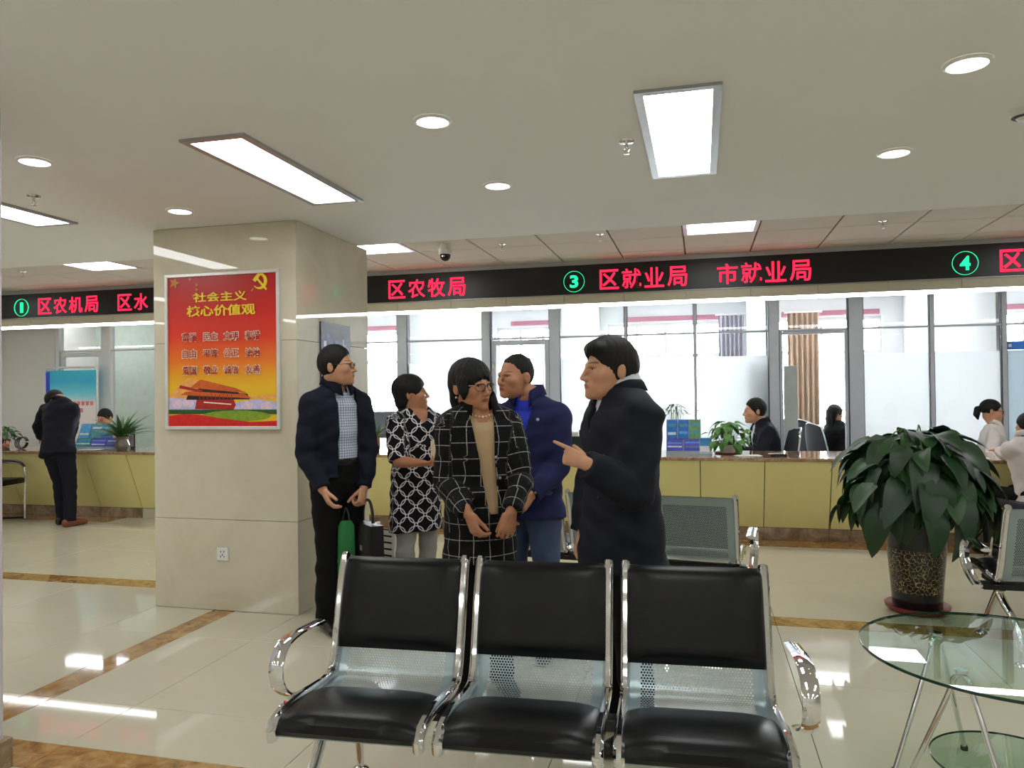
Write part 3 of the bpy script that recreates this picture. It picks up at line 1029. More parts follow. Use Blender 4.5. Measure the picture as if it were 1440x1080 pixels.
def shell_sheet():
    b = MB()
    HW, PWD = 0.224, 0.184

    def P(x, s, off=0.0):
        p, n = prof(s)
        p = p + n * off
        return (x, p.x, p.y)

    def strip(x0, x1, s0, s1, n):
        vs, fs = [], []
        for i in range(n + 1):
            s = s0 + (s1 - s0) * i / n
            vs += [P(x0, s), P(x1, s)]
        for i in range(n):
            fs.append((2 * i, 2 * i + 1, 2 * i + 3, 2 * i + 2))
        b.add(vs, fs)
    strip(-HW, HW, 0.0, S_BEND, 30)
    strip(-HW, HW, S_TOPH, S_TOT, 6)
    strip(-HW, -PWD, S_BEND, S_TOPH, 14)
    strip(PWD, HW, S_BEND, S_TOPH, 14)
    cell = 0.0098
    nx, ns = int(2 * PWD / cell), int((S_TOPH - S_BEND) / (cell * 0.9))
    cx, cs = 2 * PWD / nx, (S_TOPH - S_BEND) / ns
    r = 0.0034
    for j in range(ns):
        off = cx / 2 if j % 2 else 0
        xs = [(-PWD + i * cx, -PWD + (i + 1) * cx) for i in range(nx)]
        if off:
            xs = [(-PWD, -PWD + off)] + [(-PWD + off + i * cx, -PWD + off + (i + 1) * cx) for i in range(nx - 1)] + [(PWD - off, PWD)]
        s0, s1 = S_BEND + j * cs, S_BEND + (j + 1) * cs
        for x0, x1 in xs:
            if x1 - x0 < cx * 0.9:
                b.add([P(x0, s0), P(x1, s0), P(x1, s1), P(x0, s1)], [(0, 1, 2, 3)])
                continue
            xm, sm = (x0 + x1) / 2, (s0 + s1) / 2
            o = [(x1, sm), (x1, s1), (xm, s1), (x0, s1), (x0, sm), (x0, s0), (xm, s0), (x1, s0)]
            h = [(xm + r * math.cos(k * math.pi / 4), sm + r * math.sin(k * math.pi / 4)) for k in range(8)]
            b.add([P(*q) for q in o + h], [(k, (k + 1) % 8, 8 + (k + 1) % 8, 8 + k) for k in range(8)])
    return b.mesh('seat_shell', 'seat_steel', 'all', fix=False)


def pad(s0, s1, hw, th, n=26, m=14, wrap=False):
    b = MB()
    vs, fs = [], []

    def ring(s, f, x):
        p, nn = prof(s)
        ex = 1 - abs(x / hw) ** 6
        q = p + nn * (0.004 + th * f * (0.35 + 0.65 * ex))
        return (x, q.x, q.y)
    for i in range(n + 1):
        t = i / n
        s = s0 + (s1 - s0) * t
        f = min(1.0, (1 - abs(2 * t - 1) ** 8) * 1.0 + 0.05)
        for k in range(m + 1):
            vs.append(ring(s, f, hw * (2 * k / m - 1)))
    w = m + 1
    o = len(vs)
    for i in range(n + 1):
        s = s0 + (s1 - s0) * i / n
        for k in range(m + 1):
            p, nn = prof(s)
            q = p + nn * 0.0015
            vs.append((hw * (2 * k / m - 1), q.x, q.y))
    for i in range(n):
        for k in range(m):
            a = i * w + k
            fs.append((a, a + 1, a + w + 1, a + w))
            fs.append((o + a, o + a + w, o + a + w + 1, o + a + 1))
    for i in range(n):
        for k in (0, m):
            a = i * w + k
            fs.append((a, a + w, o + a + w, o + a))
    for k in range(m):
        for i in (0, n):
            a = i * w + k
            fs.append((a, a + 1, o + a + 1, o + a))
    b.add(vs, fs)
    return b


SHELL = shell_sheet()
SEATPAD = pad(0.012, S_SPAD, 0.217, 0.030).mesh('seat_pad', 'leatherette', True)
BACKPAD = pad(S_BPAD, S_TOT - 0.004, 0.217, 0.026).mesh('back_pad', 'leatherette', True)
pts_side = []
for i in range(0, 41):
    p, nn = prof(S_TOT * i / 40)
    q = p + nn * 0.010
    pts_side.append((0, q.x, q.y))
SIDE = MB().tube(pts_side, 0.021, 8, ref=(0, -0.3, 1), rb=0.0175).mesh('side_frame', 'chrome', True)
# arm, leg and beam meshes
arm_path = catmull([(0, 0.205, 0.575), (0, 0.13, 0.583), (0, 0.02, 0.592), (0, -0.075, 0.580), (0, -0.122, 0.530), (0, -0.118, 0.470), (0, -0.070, 0.415), (0, 0.02, 0.375), (0, 0.075, 0.358)], 5)
ARM = MB().tube(arm_path, 0.010, 8, ref=(0, -1, 0.2), rb=0.027).mesh('armrest', 'chrome', True)
_leg = MB()
_leg.tube(catmull([(0, 0.03, 0.355), (0, -0.04, 0.31), (0, -0.15, 0.19), (0, -0.285, 0.035)], 5), [0.030 - 0.0009 * i for i in range(16)], 10, rb=[0.022 - 0.0005 * i for i in range(16)])
_leg.tube(catmull([(0, -0.02, 0.30), (0, 0.06, 0.255), (0, 0.16, 0.215), (0, 0.235, 0.14), (0, 0.255, 0.035)], 5), [0.026 - 0.0006 * i for i in range(21)], 10, rb=[0.020 - 0.0003 * i for i in range(21)])
LEG = _leg.mesh('leg', 'chrome', True)
_ft = MB()
for y_ in (-0.285, 0.255):
    _ft.lathe([(0.034, 0.0), (0.036, 0.008), (0.028, 0.020), (0.012, 0.028), (0.012, 0.045)], 20, (0, y_, 0))
FOOT = _ft.mesh('foot', 'chrome', True)
BEAM = MB().cbox(-0.80, 0.80, -0.005, 0.055, 0.335, 0.372, 0.004).mesh('beam', 'black_metal')
_br = MB()
_br.prism([(-0.09, 0.368), (0.09, 0.368), (0.11, 0.378), (0.08, 0.386), (-0.09, 0.392)], 'x', -0.012, 0.012)
BRACKET = _br.mesh('bracket', 'black_metal')


def bench(label, loc, rz):
    t = thing('waiting_bench', label, 'bench', loc, rz, 'three seat waiting benches')
    for k in (-1, 0, 1):
        x = 0.525 * k
        link('seat_shell', SHELL, t, (x, 0, 0))
        link('seat_pad', SEATPAD, t, (x, 0, 0))
        link('back_pad', BACKPAD, t, (x, 0, 0))
        for s in (-1, 1):
            link('side_frame', SIDE, t, (x + s * 0.2330, 0, 0))
            link('bracket', BRACKET, t, (x + s * 0.225, 0, 0))
    for s in (-1, 1):
        link('armrest', ARM, t, (s * 0.835, 0, 0))
        lg = link('leg', LEG, t, (s * 0.70, 0, 0))
        link('foot', FOOT, lg)
    link('beam', BEAM, t)
    return t


bench('black padded three seat bench in the foreground', (-0.545, 2.405, 0), math.radians(3.2))
bench('steel backed bench behind the people, seen from the rear', (-0.54, 4.30 + 0.535, 0), math.radians(180 - 7.0))
bench('steel bench cut off at the right edge behind the plant', (2.25, 4.60, 0), math.radians(180.5))

# ---------------------------------------------------------------- glass table
TC = (1.02, 2.95)
tb = thing('glass_table', 'round glass coffee table on bent chrome legs', 'table', (TC[0], TC[1], 0))
glass('table_glass', (0.80, 0.90, 0.84), 1.0, 1.5)
mat('glass_edge', (14, 52, 40), 0.08, var=0.1)
R_T = 0.475
MB().lathe([(R_T - 0.002, 0.497), (R_T - 0.002, 0.5045)], 96, cap=True).build('glass_top', 'table_glass', tb)
MB().lathe([(R_T - 0.003, 0.4955), (R_T, 0.497), (R_T, 0.5045), (R_T - 0.003, 0.506)], 96, cap=False).build('glass_rim', 'glass_edge', tb, True)
MB().lathe([(0.25, 0.118), (0.25, 0.124)], 64).build('glass_shelf', 'table_glass', tb)
MB().lathe([(0.249, 0.1175), (0.252, 0.119), (0.252, 0.1235), (0.249, 0.125)], 64, cap=False).build('shelf_rim', 'glass_edge', tb, True)
ap = [onz(1316, 897, 0.475), onz(1352, 950, 0.475)]
apx = [Vector((p.x - TC[0], p.y - TC[1], 0)) for p in ap]
third = -(apx[0] + apx[1]) * 0.9
for a_ in (apx[0], apx[1], third):
    rad = a_.length
    out = a_.normalized()
    sd = Vector((-out.y, out.x, 0))
    top = out * rad
    pts = [top + out * 0.03 + sd * -0.20 + Vector((0, 0, 0.011)), top + sd * -0.045 + Vector((0, 0, 0.40)), top + sd * -0.028 + Vector((0, 0, 0.455)), top + Vector((0, 0, 0.477)),
           top + sd * 0.028 + Vector((0, 0, 0.455)), top + sd * 0.045 + Vector((0, 0, 0.40)), top + out * 0.03 + sd * 0.20 + Vector((0, 0, 0.011))]
    lg = MB().tube(catmull(pts, 6), 0.0095, 10).build('leg', 'chrome', tb, True)
    MB().lathe([(0.022, 0.486), (0.022, 0.4965)], 20, (top.x, top.y, 0)).build('glass_mount', 'chrome', lg, True)
    for s in (-1, 1):
        fp = top + out * 0.03 + sd * 0.2 * s
        MB().lathe([(0.013, 0.0), (0.014, 0.012), (0.010, 0.02)], 12, (fp.x, fp.y, 0)).build('foot_cap', 'foot_rubber', lg, True)

# ---------------------------------------------------------------- visitor chair at the far left
vc = thing('visitor_chair', 'black seat chrome armchair at the counter by the left pillar', 'chair', (-7.86, 6.86, 0), math.radians(12))
for s in (-1, 1):
    y_ = s * 0.25
    pts = catmull([(-0.25, y_, 0.60), (-0.22, y_, 0.665), (0.02, y_, 0.672), (0.20, y_, 0.655), (0.265, y_, 0.60), (0.275, y_, 0.45), (0.27, y_, 0.25)], 6)
    MB().tube(pts, 0.013, 10).build('arm_frame', 'chrome', vc, True)
    MB().tube([(0.27, y_, 0.26), (0.268, y_, 0.02)], 0.014, 10).build('leg', 'chrome', vc, True)
    MB().tube([(0.268, y_, 0.03), (-0.25, y_, 0.014), (-0.27, y_, 0.014)], 0.012, 10).build('skid', 'black_metal', vc, True)
    MB().tube(catmull([(-0.12, y_, 0.690), (0.06, y_, 0.692), (0.20, y_, 0.676), (0.268, y_, 0.62)], 5), 0.012, 8, rb=0.02).build('arm_pad', 'black_plastic', vc, True)
MB().cbox(-0.24, 0.28, -0.235, 0.235, 0.43, 0.50, 0.02).build('seat', 'leatherette', vc, True)
MB().tube([(-0.24, -0.25, 0.425), (0.27, -0.25, 0.425), (0.27, 0.25, 0.425), (-0.24, 0.25, 0.425)], 0.011, 8).build('seat_frame', 'chrome', vc, True)
b = MB().cbox(-0.30, -0.25, -0.23, 0.23, 0.52, 0.92, 0.02)
b.build('backrest', 'leatherette', vc, True)

# ---------------------------------------------------------------- plants
mat('leaf_dark', (30, 62, 32), 0.45, var=0.25, scale=6, bump=0.1, bscale=30)
mat('leaf_mid', (38, 78, 36), 0.45, var=0.25, scale=6, bump=0.1, bscale=30)
mat('leaf_bright', (72, 128, 44), 0.42, var=0.25, scale=14)
mat('leaf_fern', (64, 104, 56), 0.5, var=0.25, scale=14)
mat('stem_green', (70, 96, 44), 0.5)
mat('soil', (40, 30, 22), 0.9, var=0.3, scale=40)


def leaf_mesh(L, W, droop, fold, m, kind='heart', nl=7, nw=4):
    b = MB()
    vs, fs = [], []
    for i in range(nl + 1):
        t = i / nl
        if kind == 'heart':
            w = W * (math.sin(math.pi * min(1, t ** 0.66)) ** 0.62) * (1.06 - 0.22 * t)
            w = max(w, 0.0015)
        else:
            w = max(W * math.sin(math.pi * (0.08 + 0.92 * t) ** 0.9), 0.001)
        y = L * t
        z = -droop * L * t * t
        for k in range(nw + 1):
            u = 2 * k / nw - 1
            back = (-0.10 * L * abs(u) * (1 - t) ** 3) if kind == 'heart' else 0
            vs.append((w * u, y + back, z + fold * w * abs(u) + 0.03 * W * math.sin(9 * t + u * 2)))
    for i in range(nl):
        for k in range(nw):
            a = i * (nw + 1) + k
            fs.append((a, a + 1, a + nw + 2, a + nw + 1))
    b.add(vs, fs)
    return b.mesh('leaf', m, 'all', fix=False)


def place_leaf(me, parent, base, az, pitch, roll=0.0, sc=1.0):
    o = link('leaf', me, parent)
    M_ = Matrix.Translation(base) @ Matrix.Rotation(az - math.pi / 2, 4, 'Z') @ Matrix.Rotation(pitch, 4, 'X') @ Matrix.Rotation(roll, 4, 'Y') @ Matrix.Scale(sc, 4)
    o.matrix_basis = M_
    return o


# the big floor plant
bp = thing('potted_plant', 'large leafy green plant in a tall black and gold pot', 'plant', (1.315, 5.30, 0))
pot_prof = [(0.140, 0.030), (0.143, 0.035), (0.155, 0.20), (0.172, 0.40), (0.184, 0.54), (0.194, 0.56), (0.194, 0.60), (0.175, 0.60), (0.170, 0.55)]


def gold_pot_mat():
    m = bpy.data.materials.new('gold_pot')
    m.use_nodes = True
    nt = m.node_tree
    bs = nt.nodes['Principled BSDF']
    bs.inputs['Roughness'].default_value = 0.15
    tc = nt.nodes.new('ShaderNodeTexCoord')
    vo = nt.nodes.new('ShaderNodeTexVoronoi')
    vo.feature = 'DISTANCE_TO_EDGE'
    vo.inputs['Scale'].default_value = 42
    nz = nt.nodes.new('ShaderNodeTexNoise')
    nz.inputs['Scale'].default_value = 60
    nz.inputs['Distortion'].default_value = 2.5
    nt.links.new(tc.outputs['Object'], vo.inputs['Vector'])
    nt.links.new(tc.outputs['Object'], nz.inputs['Vector'])
    r1 = nt.nodes.new('ShaderNodeValToRGB')
    r1.color_ramp.elements[0].position, r1.color_ramp.elements[0].color = 0.035, (1, 1, 1, 1)
    r1.color_ramp.elements[1].position, r1.color_ramp.elements[1].color = 0.07, (0, 0, 0, 1)
    r2 = nt.nodes.new('ShaderNodeValToRGB')
    r2.color_ramp.elements[0].position, r2.color_ramp.elements[0].color = 0.44, (0, 0, 0, 1)
    r2.color_ramp.elements[1].position, r2.color_ramp.elements[1].color = 0.56, (1, 1, 1, 1)
    nt.links.new(vo.outputs['Distance'], r1.inputs['Fac'])
    nt.links.new(nz.outputs['Fac'], r2.inputs['Fac'])
    sx = nt.nodes.new('ShaderNodeSeparateXYZ')
    nt.links.new(tc.outputs['Object'], sx.inputs[0])
    band = nt.nodes.new('ShaderNodeValToRGB')
    e = band.color_ramp.elements
    e[0].position, e[0].color = 0.13, (0, 0, 0, 1)
    e[1].position, e[1].color = 0.14, (1, 1, 1, 1)
    k1 = e.new(0.40)
    k1.color = (1, 1, 1, 1)
    k2 = e.new(0.41)
    k2.color = (0, 0, 0, 1)
    nt.links.new(sx.outputs['Z'], band.inputs['Fac'])
    m1 = nt.nodes.new('ShaderNodeMath')
    m1.operation = 'MULTIPLY'
    m2 = nt.nodes.new('ShaderNodeMath')
    m2.operation = 'MULTIPLY'
    nt.links.new(r1.outputs['Color'], m1.inputs[0])
    nt.links.new(r2.outputs['Color'], m1.inputs[1])
    nt.links.new(m1.outputs[0], m2.inputs[0])
    nt.links.new(band.outputs['Color'], m2.inputs[1])
    mx_ = nt.nodes.new('ShaderNodeMix')
    mx_.data_type = 'RGBA'
    mx_.inputs['A'].default_value = srgb(24, 24, 26)
    mx_.inputs['B'].default_value = srgb(196, 170, 96)
    nt.links.new(m2.outputs[0], mx_.inputs['Factor'])
    nt.links.new(mx_.outputs['Result'], bs.inputs['Base Color'])
    MATS['gold_pot'] = m


gold_pot_mat()
MB().lathe(pot_prof, 40, cap=True).build('pot', 'gold_pot', bp, True)
MB().lathe([(0.150, 0.0), (0.186, 0.026), (0.192, 0.045), (0.182, 0.045), (0.146, 0.028)], 40).build('saucer', mat('saucer_red', (130, 44, 30), 0.4), bp, True)
MB().lathe([(0.002, 0.555), (0.174, 0.55)], 24, cap=False).build('soil', 'soil', bp)
rnd = random.Random(11)
LV = [leaf_mesh(0.235, 0.084, 0.55, 0.20, 'leaf_dark'), leaf_mesh(0.21, 0.078, 0.35, 0.25, 'leaf_mid'), leaf_mesh(0.25, 0.082, 0.8, 0.15, 'leaf_dark'), leaf_mesh(0.19, 0.070, 0.5, 0.3, 'leaf_mid')]
stems = MB()
for i in range(210):
    az = i * 2.39996 + rnd.uniform(-0.25, 0.25)
    t = (i + 0.5) / 210
    # shells of the dome: t=0 crown, t=1 low skirt
    el = math.radians(88 - 100 * t ** 0.85)
    rr_ = 0.42 * (0.72 + 0.36 * rnd.random())
    base = Vector((math.cos(az) * math.cos(el) * rr_, math.sin(az) * math.cos(el) * rr_, 0.735 + math.sin(el) * rr_ * 0.95 + rnd.uniform(-0.03, 0.03)))
    pitch = math.radians(2 - 66 * t + rnd.uniform(-18, 18))
    place_leaf(LV[rnd.randrange(4)], bp, base, az + rnd.uniform(-0.4, 0.4), pitch, rnd.uniform(-0.5, 0.5), rnd.uniform(0.75, 1.08))
    if i % 2 == 0 and t > 0.22:
        root = Vector((math.cos(az) * 0.06, math.sin(az) * 0.06, 0.54))
        mid = Vector((base.x * 0.45, base.y * 0.45, max(base.z, 0.7) + 0.04))
        stems.tube(catmull([root, mid, base], 4), 0.0045, 5)
st = stems.build('stems', 'stem_green', bp, True)
st['kind'] = 'stuff'


def small_plant(label, loc, R, Hh, n, m, seed, kind='heart', L=0.10, W=0.035, pot='white', up=70, low=-30, group='potted plants on the counter', potr=0.07, poth=0.10, stemh=0.0):
    t = thing('counter_plant', label, 'plant', loc, 0, group)
    r_ = random.Random(seed)
    cols = {'white': 'white_plastic', 'terra': mat('terracotta', (150, 74, 44), 0.6), 'glass': 'pot_grey', 'dark': 'black_plastic'}
    mat('pot_grey', (120, 116, 100), 0.2)
    pr_ = [(potr * 0.72, 0.006), (potr * 0.75, 0.01), (potr, poth - 0.012), (potr * 1.08, poth - 0.01), (potr * 1.08, poth), (potr * 0.9, poth), (potr * 0.88, poth - 0.02)]
    if pot == 'glass':
        pr_ = [(potr * 0.6, 0.0), (potr * 0.9, 0.03), (potr, 0.06), (potr * 0.7, poth * 0.8), (potr * 0.85, poth), (potr * 0.75, poth), (potr * 0.6, poth * 0.8)]
    MB().lathe(pr_, 24).build('pot', cols.get(pot, 'white_plastic'), t, True)
    MB().lathe([(0.001, poth - 0.015), (potr * 0.86, poth - 0.015)], 16, cap=False).build('soil', 'soil', t)
    if pot == 'white':
        MB().lathe([(potr * 1.0, 0.0), (potr * 1.45, 0.004), (potr * 1.5, 0.012), (potr * 1.35, 0.012), (potr * 0.9, 0.005)], 24).build('saucer', MATS['terracotta'], t, True)
    dr_ = 0.6 if kind == 'heart' else 0.35
    lv = [leaf_mesh(L, W, dr_, 0.25, m, kind, 6, 2), leaf_mesh(L * 0.85, W * 0.95, dr_ * 1.4, 0.2, m, kind, 6, 2)]
    sm = MB()
    for i in range(n):
        az = i * 2.39996 + r_.uniform(-0.3, 0.3)
        u = (i + 0.5) / n
        el = math.radians(up + (low - up) * u)
        rr2 = R * (0.55 + 0.45 * r_.random())
        if kind == 'heart':
            base = Vector((math.cos(az) * math.cos(el) * rr2, math.sin(az) * math.cos(el) * rr2, poth + stemh + Hh * (0.25 + 0.75 * max(-0.25, math.sin(el)) * r_.uniform(0.7, 1.0))))
            place_leaf(lv[i % 2], t, base, az, math.radians(r_.uniform(-40, 20)), r_.uniform(-0.4, 0.4), r_.uniform(0.7, 1.1))
            sm.tube([(0.2 * base.x, 0.2 * base.y, poth - 0.02), (0.6 * base.x, 0.6 * base.y, base.z + 0.01), base], 0.0022, 4)
        else:
            base = Vector((math.cos(az) * 0.02, math.sin(az) * 0.02, poth - 0.02))
            place_leaf(lv[i % 2], t, base, az, el, r_.uniform(-0.4, 0.4), r_.uniform(0.75, 1.15))
    if sm.v:
        so = sm.build('stems', 'stem_green', t)
        so['kind'] = 'stuff'
    return t


ZC = 0.7955
# pothos beside the seated clerk
p = onz(1022, 634, ZC)
small_plant('bright green trailing plant in white pot beside the clerk', (p.x, 7.72, ZC), 0.22, 0.24, 70, 'leaf_bright', 3, 'heart', 0.10, 0.036, 'white', 80, -35, potr=0.085, poth=0.085)
p = at(527, 618, 7.75)
small_plant('small green plant in terracotta pot right of the column', (p.x - 0.02, 7.75, ZC), 0.15, 0.17, 46, 'leaf_bright', 5, 'blade', 0.20, 0.014, 'terra', 84, 25, potr=0.075, poth=0.15)
p = at(188, 610, 7.75)
small_plant('arching leafy plant in a glass vase left of the column', (p.x + 0.09, 7.46, ZC), 0.2, 0.2, 44, 'leaf_fern', 7, 'blade', 0.34, 0.024, 'glass', 82, 26, potr=0.085, poth=0.16)
p = at(4, 615, 7.7)
small_plant('small plant half hidden by the left pillar', (p.x - 0.02, 7.75, ZC), 0.16, 0.18, 34, 'leaf_fern', 9, 'heart', 0.09, 0.03, 'dark', 80, -20, potr=0.06, poth=0.10)
p = at(948, 590, 7.9)
small_plant('thin sparse twiggy plant behind the right brochure rack', (p.x, 7.98, ZC), 0.19, 0.16, 30, mat('leaf_grey', (88, 104, 96), 0.5, var=0.2), 13, 'heart', 0.055, 0.012, 'dark', 80, 0, potr=0.05, poth=0.09, stemh=0.24)


# ---------------------------------------------------------------- things on the counter
def brochure_rack(label, loc, rz, w, hgt, seed, cols_top, cols_low, group):
    t = thing('brochure_rack', label, 'brochure rack', loc, rz, group)
    b = MB()
    b.prism([(-0.03, 0.0), (0.16, 0.0), (0.16, 0.02), (0.10, 0.02), (0.12, hgt), (0.10, hgt), (-0.01, 0.03), (-0.03, 0.03)], 'x', -w / 2, w / 2)
    b.build('rack_body', mat('rack_clear', (170, 190, 205), 0.15), t)
    r_ = random.Random(seed)
    n1, n2 = len(cols_top), len(cols_low)
    for j, (cols, z0, z1, y0, y1) in enumerate(((cols_low, 0.035, hgt * 0.42, -0.022, 0.012), (cols_top, hgt * 0.44, hgt * 0.99, 0.018, 0.083))):
        n_ = len(cols)
        for k_, c in enumerate(cols):
            x0, x1 = -w / 2 + w * k_ / n_ + 0.006, -w / 2 + w * (k_ + 1) / n_ - 0.006
            b = MB()
            b.add([(x0, y0, z0), (x1, y0, z0), (x1, y1, z1), (x0, y1, z1), (x0, y0 + 0.006, z0), (x1, y0 + 0.006, z0), (x1, y1 + 0.006, z1), (x0, y1 + 0.006, z1)],
                  [(0, 1, 2, 3), (7, 6, 5, 4), (0, 4, 5, 1), (1, 5, 6, 2), (2, 6, 7, 3), (3, 7, 4, 0)])
            br = b.build('brochure', cols[k_], t)
            dy, dz = (y1 - y0), (z1 - z0)
            for q in range(2):
                f0 = 0.18 + 0.4 * q + 0.1 * r_.random()
                f1 = f0 + 0.14
                MB().add([(x0 + 0.01, y0 + dy * f0 - 0.001, z0 + dz * f0), (x1 - 0.01, y0 + dy * f0 - 0.001, z0 + dz * f0), (x1 - 0.01, y0 + dy * f1 - 0.001, z0 + dz * f1), (x0 + 0.01, y0 + dy * f1 - 0.001, z0 + dz * f1)], [(0, 1, 2, 3)]).build('printed_band', r_.choice(['bro_pale', 'bro_sky', 'bro_teal']), br)
    return t


for nm, c in (('blue', (30, 104, 186)), ('sky', (70, 160, 214)), ('teal', (60, 140, 150)), ('green', (90, 140, 96)), ('violet', (84, 72, 190)), ('pale', (196, 214, 230)), ('cream', (214, 206, 170)), ('navy', (34, 54, 110))):
    mat('bro_' + nm, c, 0.35, var=0.22, scale=26)
pA, pB = at(937, 634, 7.6), at(986, 634, 7.6)
brochure_rack('rack of blue and green brochures between navy man and plant', ((pA.x + pB.x) / 2, 7.60, ZC), 0.0, pB.x - pA.x, 0.335, 2, ['bro_blue', 'bro_blue', 'bro_green'], ['bro_violet', 'bro_violet'], 'brochure racks')
pA, pB = at(107, 630, 7.6), at(172, 630, 7.6)
brochure_rack('wide rack of blue brochures beside the leaning man', ((pA.x + pB.x) / 2 + 0.02, 7.58, ZC), 0.0, pB.x - pA.x, 0.30, 6, ['bro_sky', 'bro_teal', 'bro_blue', 'bro_cream'], ['bro_teal', 'bro_violet', 'bro_violet'], 'brochure racks')
pA, pB = at(985, 634, 7.7), at(1000, 634, 7.7)
lh = thing('leaflet_holder', 'small clear holder with blue leaflet beside the white pot', 'leaflet holder', ((pA.x + pB.x) / 2, 7.58, ZC))
MB().prism([(-0.02, 0.0), (0.08, 0.0), (0.08, 0.005), (0.03, 0.16), (0.024, 0.16), (-0.02, 0.006)], 'x', -0.06, 0.06).build('stand', 'rack_clear', lh)
MB().add([(-0.055, -0.018, 0.012), (0.055, -0.018, 0.012), (0.055, 0.020, 0.155), (-0.055, 0.020, 0.155)], [(0, 1, 2, 3)]).build('leaflet', ramp_mat('leaflet_print', [(0.0, (226, 230, 234)), (0.5, (220, 226, 232)), (0.55, (40, 140, 190)), (1.0, (30, 110, 170))], span=0.16), lh)
for k_, (px_, py_, rz_, w_, d_, lab) in enumerate(((1047, 636, 0.3, 0.21, 0.16, 'white paper sheet before the seated clerk'), (125, 633, 0.1, 0.30, 0.2, 'stack of papers beside the leaning man'), (1366, 645, 0.2, 0.26, 0.16, 'white papers in front of the ponytail woman'))):
    p = onz(px_, py_, ZC)
    yy = 7.44 if k_ != 2 else 7.36
    o = thing('paper_sheet', lab, 'paper', (p.x, yy, ZC), rz_, 'papers on the counter')
    for q in range(3):
        MB().box(-w_ / 2 + 0.01 * q, w_ / 2 + 0.008 * q, -d_ / 2, d_ / 2 - 0.012 * q, 0.0005 + 0.002 * q, 0.002 + 0.002 * q).build('sheet', mat('paper', (230, 228, 222), 0.7), o)
p = onz(1092, 640, ZC)
o = thing('desk_calculator', 'small grey pen tray lying on the worktop before the clerk', 'tray', (p.x, 7.40, ZC), 0.2)
MB().cbox(-0.075, 0.075, -0.035, 0.035, 0.0005, 0.022, 0.006).build('tray', 'black_plastic', o)
MB().tube([(-0.09, -0.01, 0.027), (0.06, 0.015, 0.027)], 0.005, 8).build('pen', 'white_plastic', o, True)
o.name = 'pen_tray'
p = onz(810, 636, ZC)
o = thing('desk_organizer', 'dark green desk organizer holding papers behind the pointing hand', 'organizer', (p.x + 0.02, 7.62, ZC))
b = MB()
b.cbox(-0.09, 0.09, -0.06, 0.06, 0.0005, 0.17, 0.005)
b.build('box', mat('dark_green', (18, 44, 34), 0.4), o)
MB().cbox(-0.07, 0.02, -0.03, 0.0, 0.16, 0.215, 0.003).build('papers', 'paper', o)
MB().cbox(0.03, 0.08, -0.03, 0.03, 0.16, 0.235, 0.003).build('folder', 'black_plastic', o)
# red packet and black frame beside the vase on the left
p = onz(203, 628, ZC)
o = thing('document_stand', 'black framed document stand beside the glass vase', 'document stand', (p.x + 0.05, 7.72, ZC), -0.1)
MB().cbox(-0.08, 0.08, -0.008, 0.008, 0.0005, 0.26, 0.003).build('frame', 'black_plastic', o)
MB().box(-0.068, 0.068, -0.0095, -0.0082, 0.02, 0.245).build('sheet', mat('pink_paper', (214, 190, 200), 0.6), o)
# black ring basket on the counter beside the leaning man
p = onz(42, 630, ZC)
o = thing('coiled_cable', 'black coiled cable on the counter beside the leaning man', 'cable', (p.x + 0.03, 7.50, ZC))
for k_ in range(3):
    pts = [(0.085 * math.cos(a * math.pi / 9) * (1 - 0.08 * k_), 0.02 * k_ + 0.012 * math.sin(a * math.pi / 9), 0.075 + 0.068 * math.sin(a * math.pi / 9)) for a in range(18)]
    MB().tube(pts, 0.007, 6, closed=True).build('coil', 'black_plastic', o, True)

# monitors and furniture behind the counter
p = at(527, 585, 8.3)
o = thing('monitor', 'grey computer monitor behind the terracotta plant', 'monitor', (p.x + 0.02, 8.30, 0.76))
MB().cbox(-0.24, 0.24, -0.02, 0.02, 0.14, 0.45, 0.006).build('screen', mat('monitor_grey', (96, 102, 112), 0.4), o)
MB().cbox(-0.03, 0.03, 0.0, 0.03, 0.01, 0.15, 0.004).build('neck', 'black_plastic', o)
MB().cbox(-0.12, 0.12, -0.08, 0.08, 0.0, 0.012, 0.004).build('foot', 'black_plastic', o)
dk = thing('staff_desk', 'long pale staff desk behind the counter worktop', 'desk', (0, 8.3, 0))
MB().cbox(XL + 0.05, XR, -0.19, 0.22, 0.725, 0.755, 0.004).build('desk_top', 'wall_paint', dk)
for xx in (-9.8, -6, -3.2, -0.6, 2.0, 4.6):
    MB().cbox(xx, xx + 0.04, -0.15, 0.18, 0.0, 0.725, 0.003).build('desk_leg', 'frame_grey', dk)

# tall grey panel standing just inside the open door
pA, pB = at(1103, 600, 9.9), at(1121, 514, 9.9)
o = thing('room_screen', 'tall narrow grey green panel standing in the doorway', 'panel', ((pA.x + pB.x) / 2, 9.9, 0))
MB().cbox(-(pB.x - pA.x) / 2, (pB.x - pA.x) / 2, -0.02, 0.02, 0.03, pB.z, 0.004).build('board', mat('screen_grey', (168, 172, 164), 0.6), o)
MB().cbox(-0.10, 0.10, -0.15, 0.15, 0.0, 0.03, 0.004).build('foot', 'frame_grey', o)
# green cabinet behind the film
pA, pB = at(1042, 600, 9.75), at(1074, 512, 9.75)
o = thing('filing_cabinet', 'tall green cabinet with glass door behind the frosted film', 'cabinet', ((pA.x + pB.x) / 2, 9.75, 0))
cw = (pB.x - pA.x) / 2
MB().cbox(-cw, cw, -0.2, 0.2, 0.0, pB.z, 0.004).build('body', mat('cab_green', (86, 122, 104), 0.45), o)
d_ = MB().cbox(-0.02, cw - 0.01, -0.215, -0.2005, 1.18, pB.z - 0.04, 0.003).build('door', mat('cab_blue', (150, 166, 190), 0.3), o)
MB().cbox(0.0, 0.012, -0.23, -0.2155, 1.25, 1.37, 0.003).build('handle', 'chrome', d_)

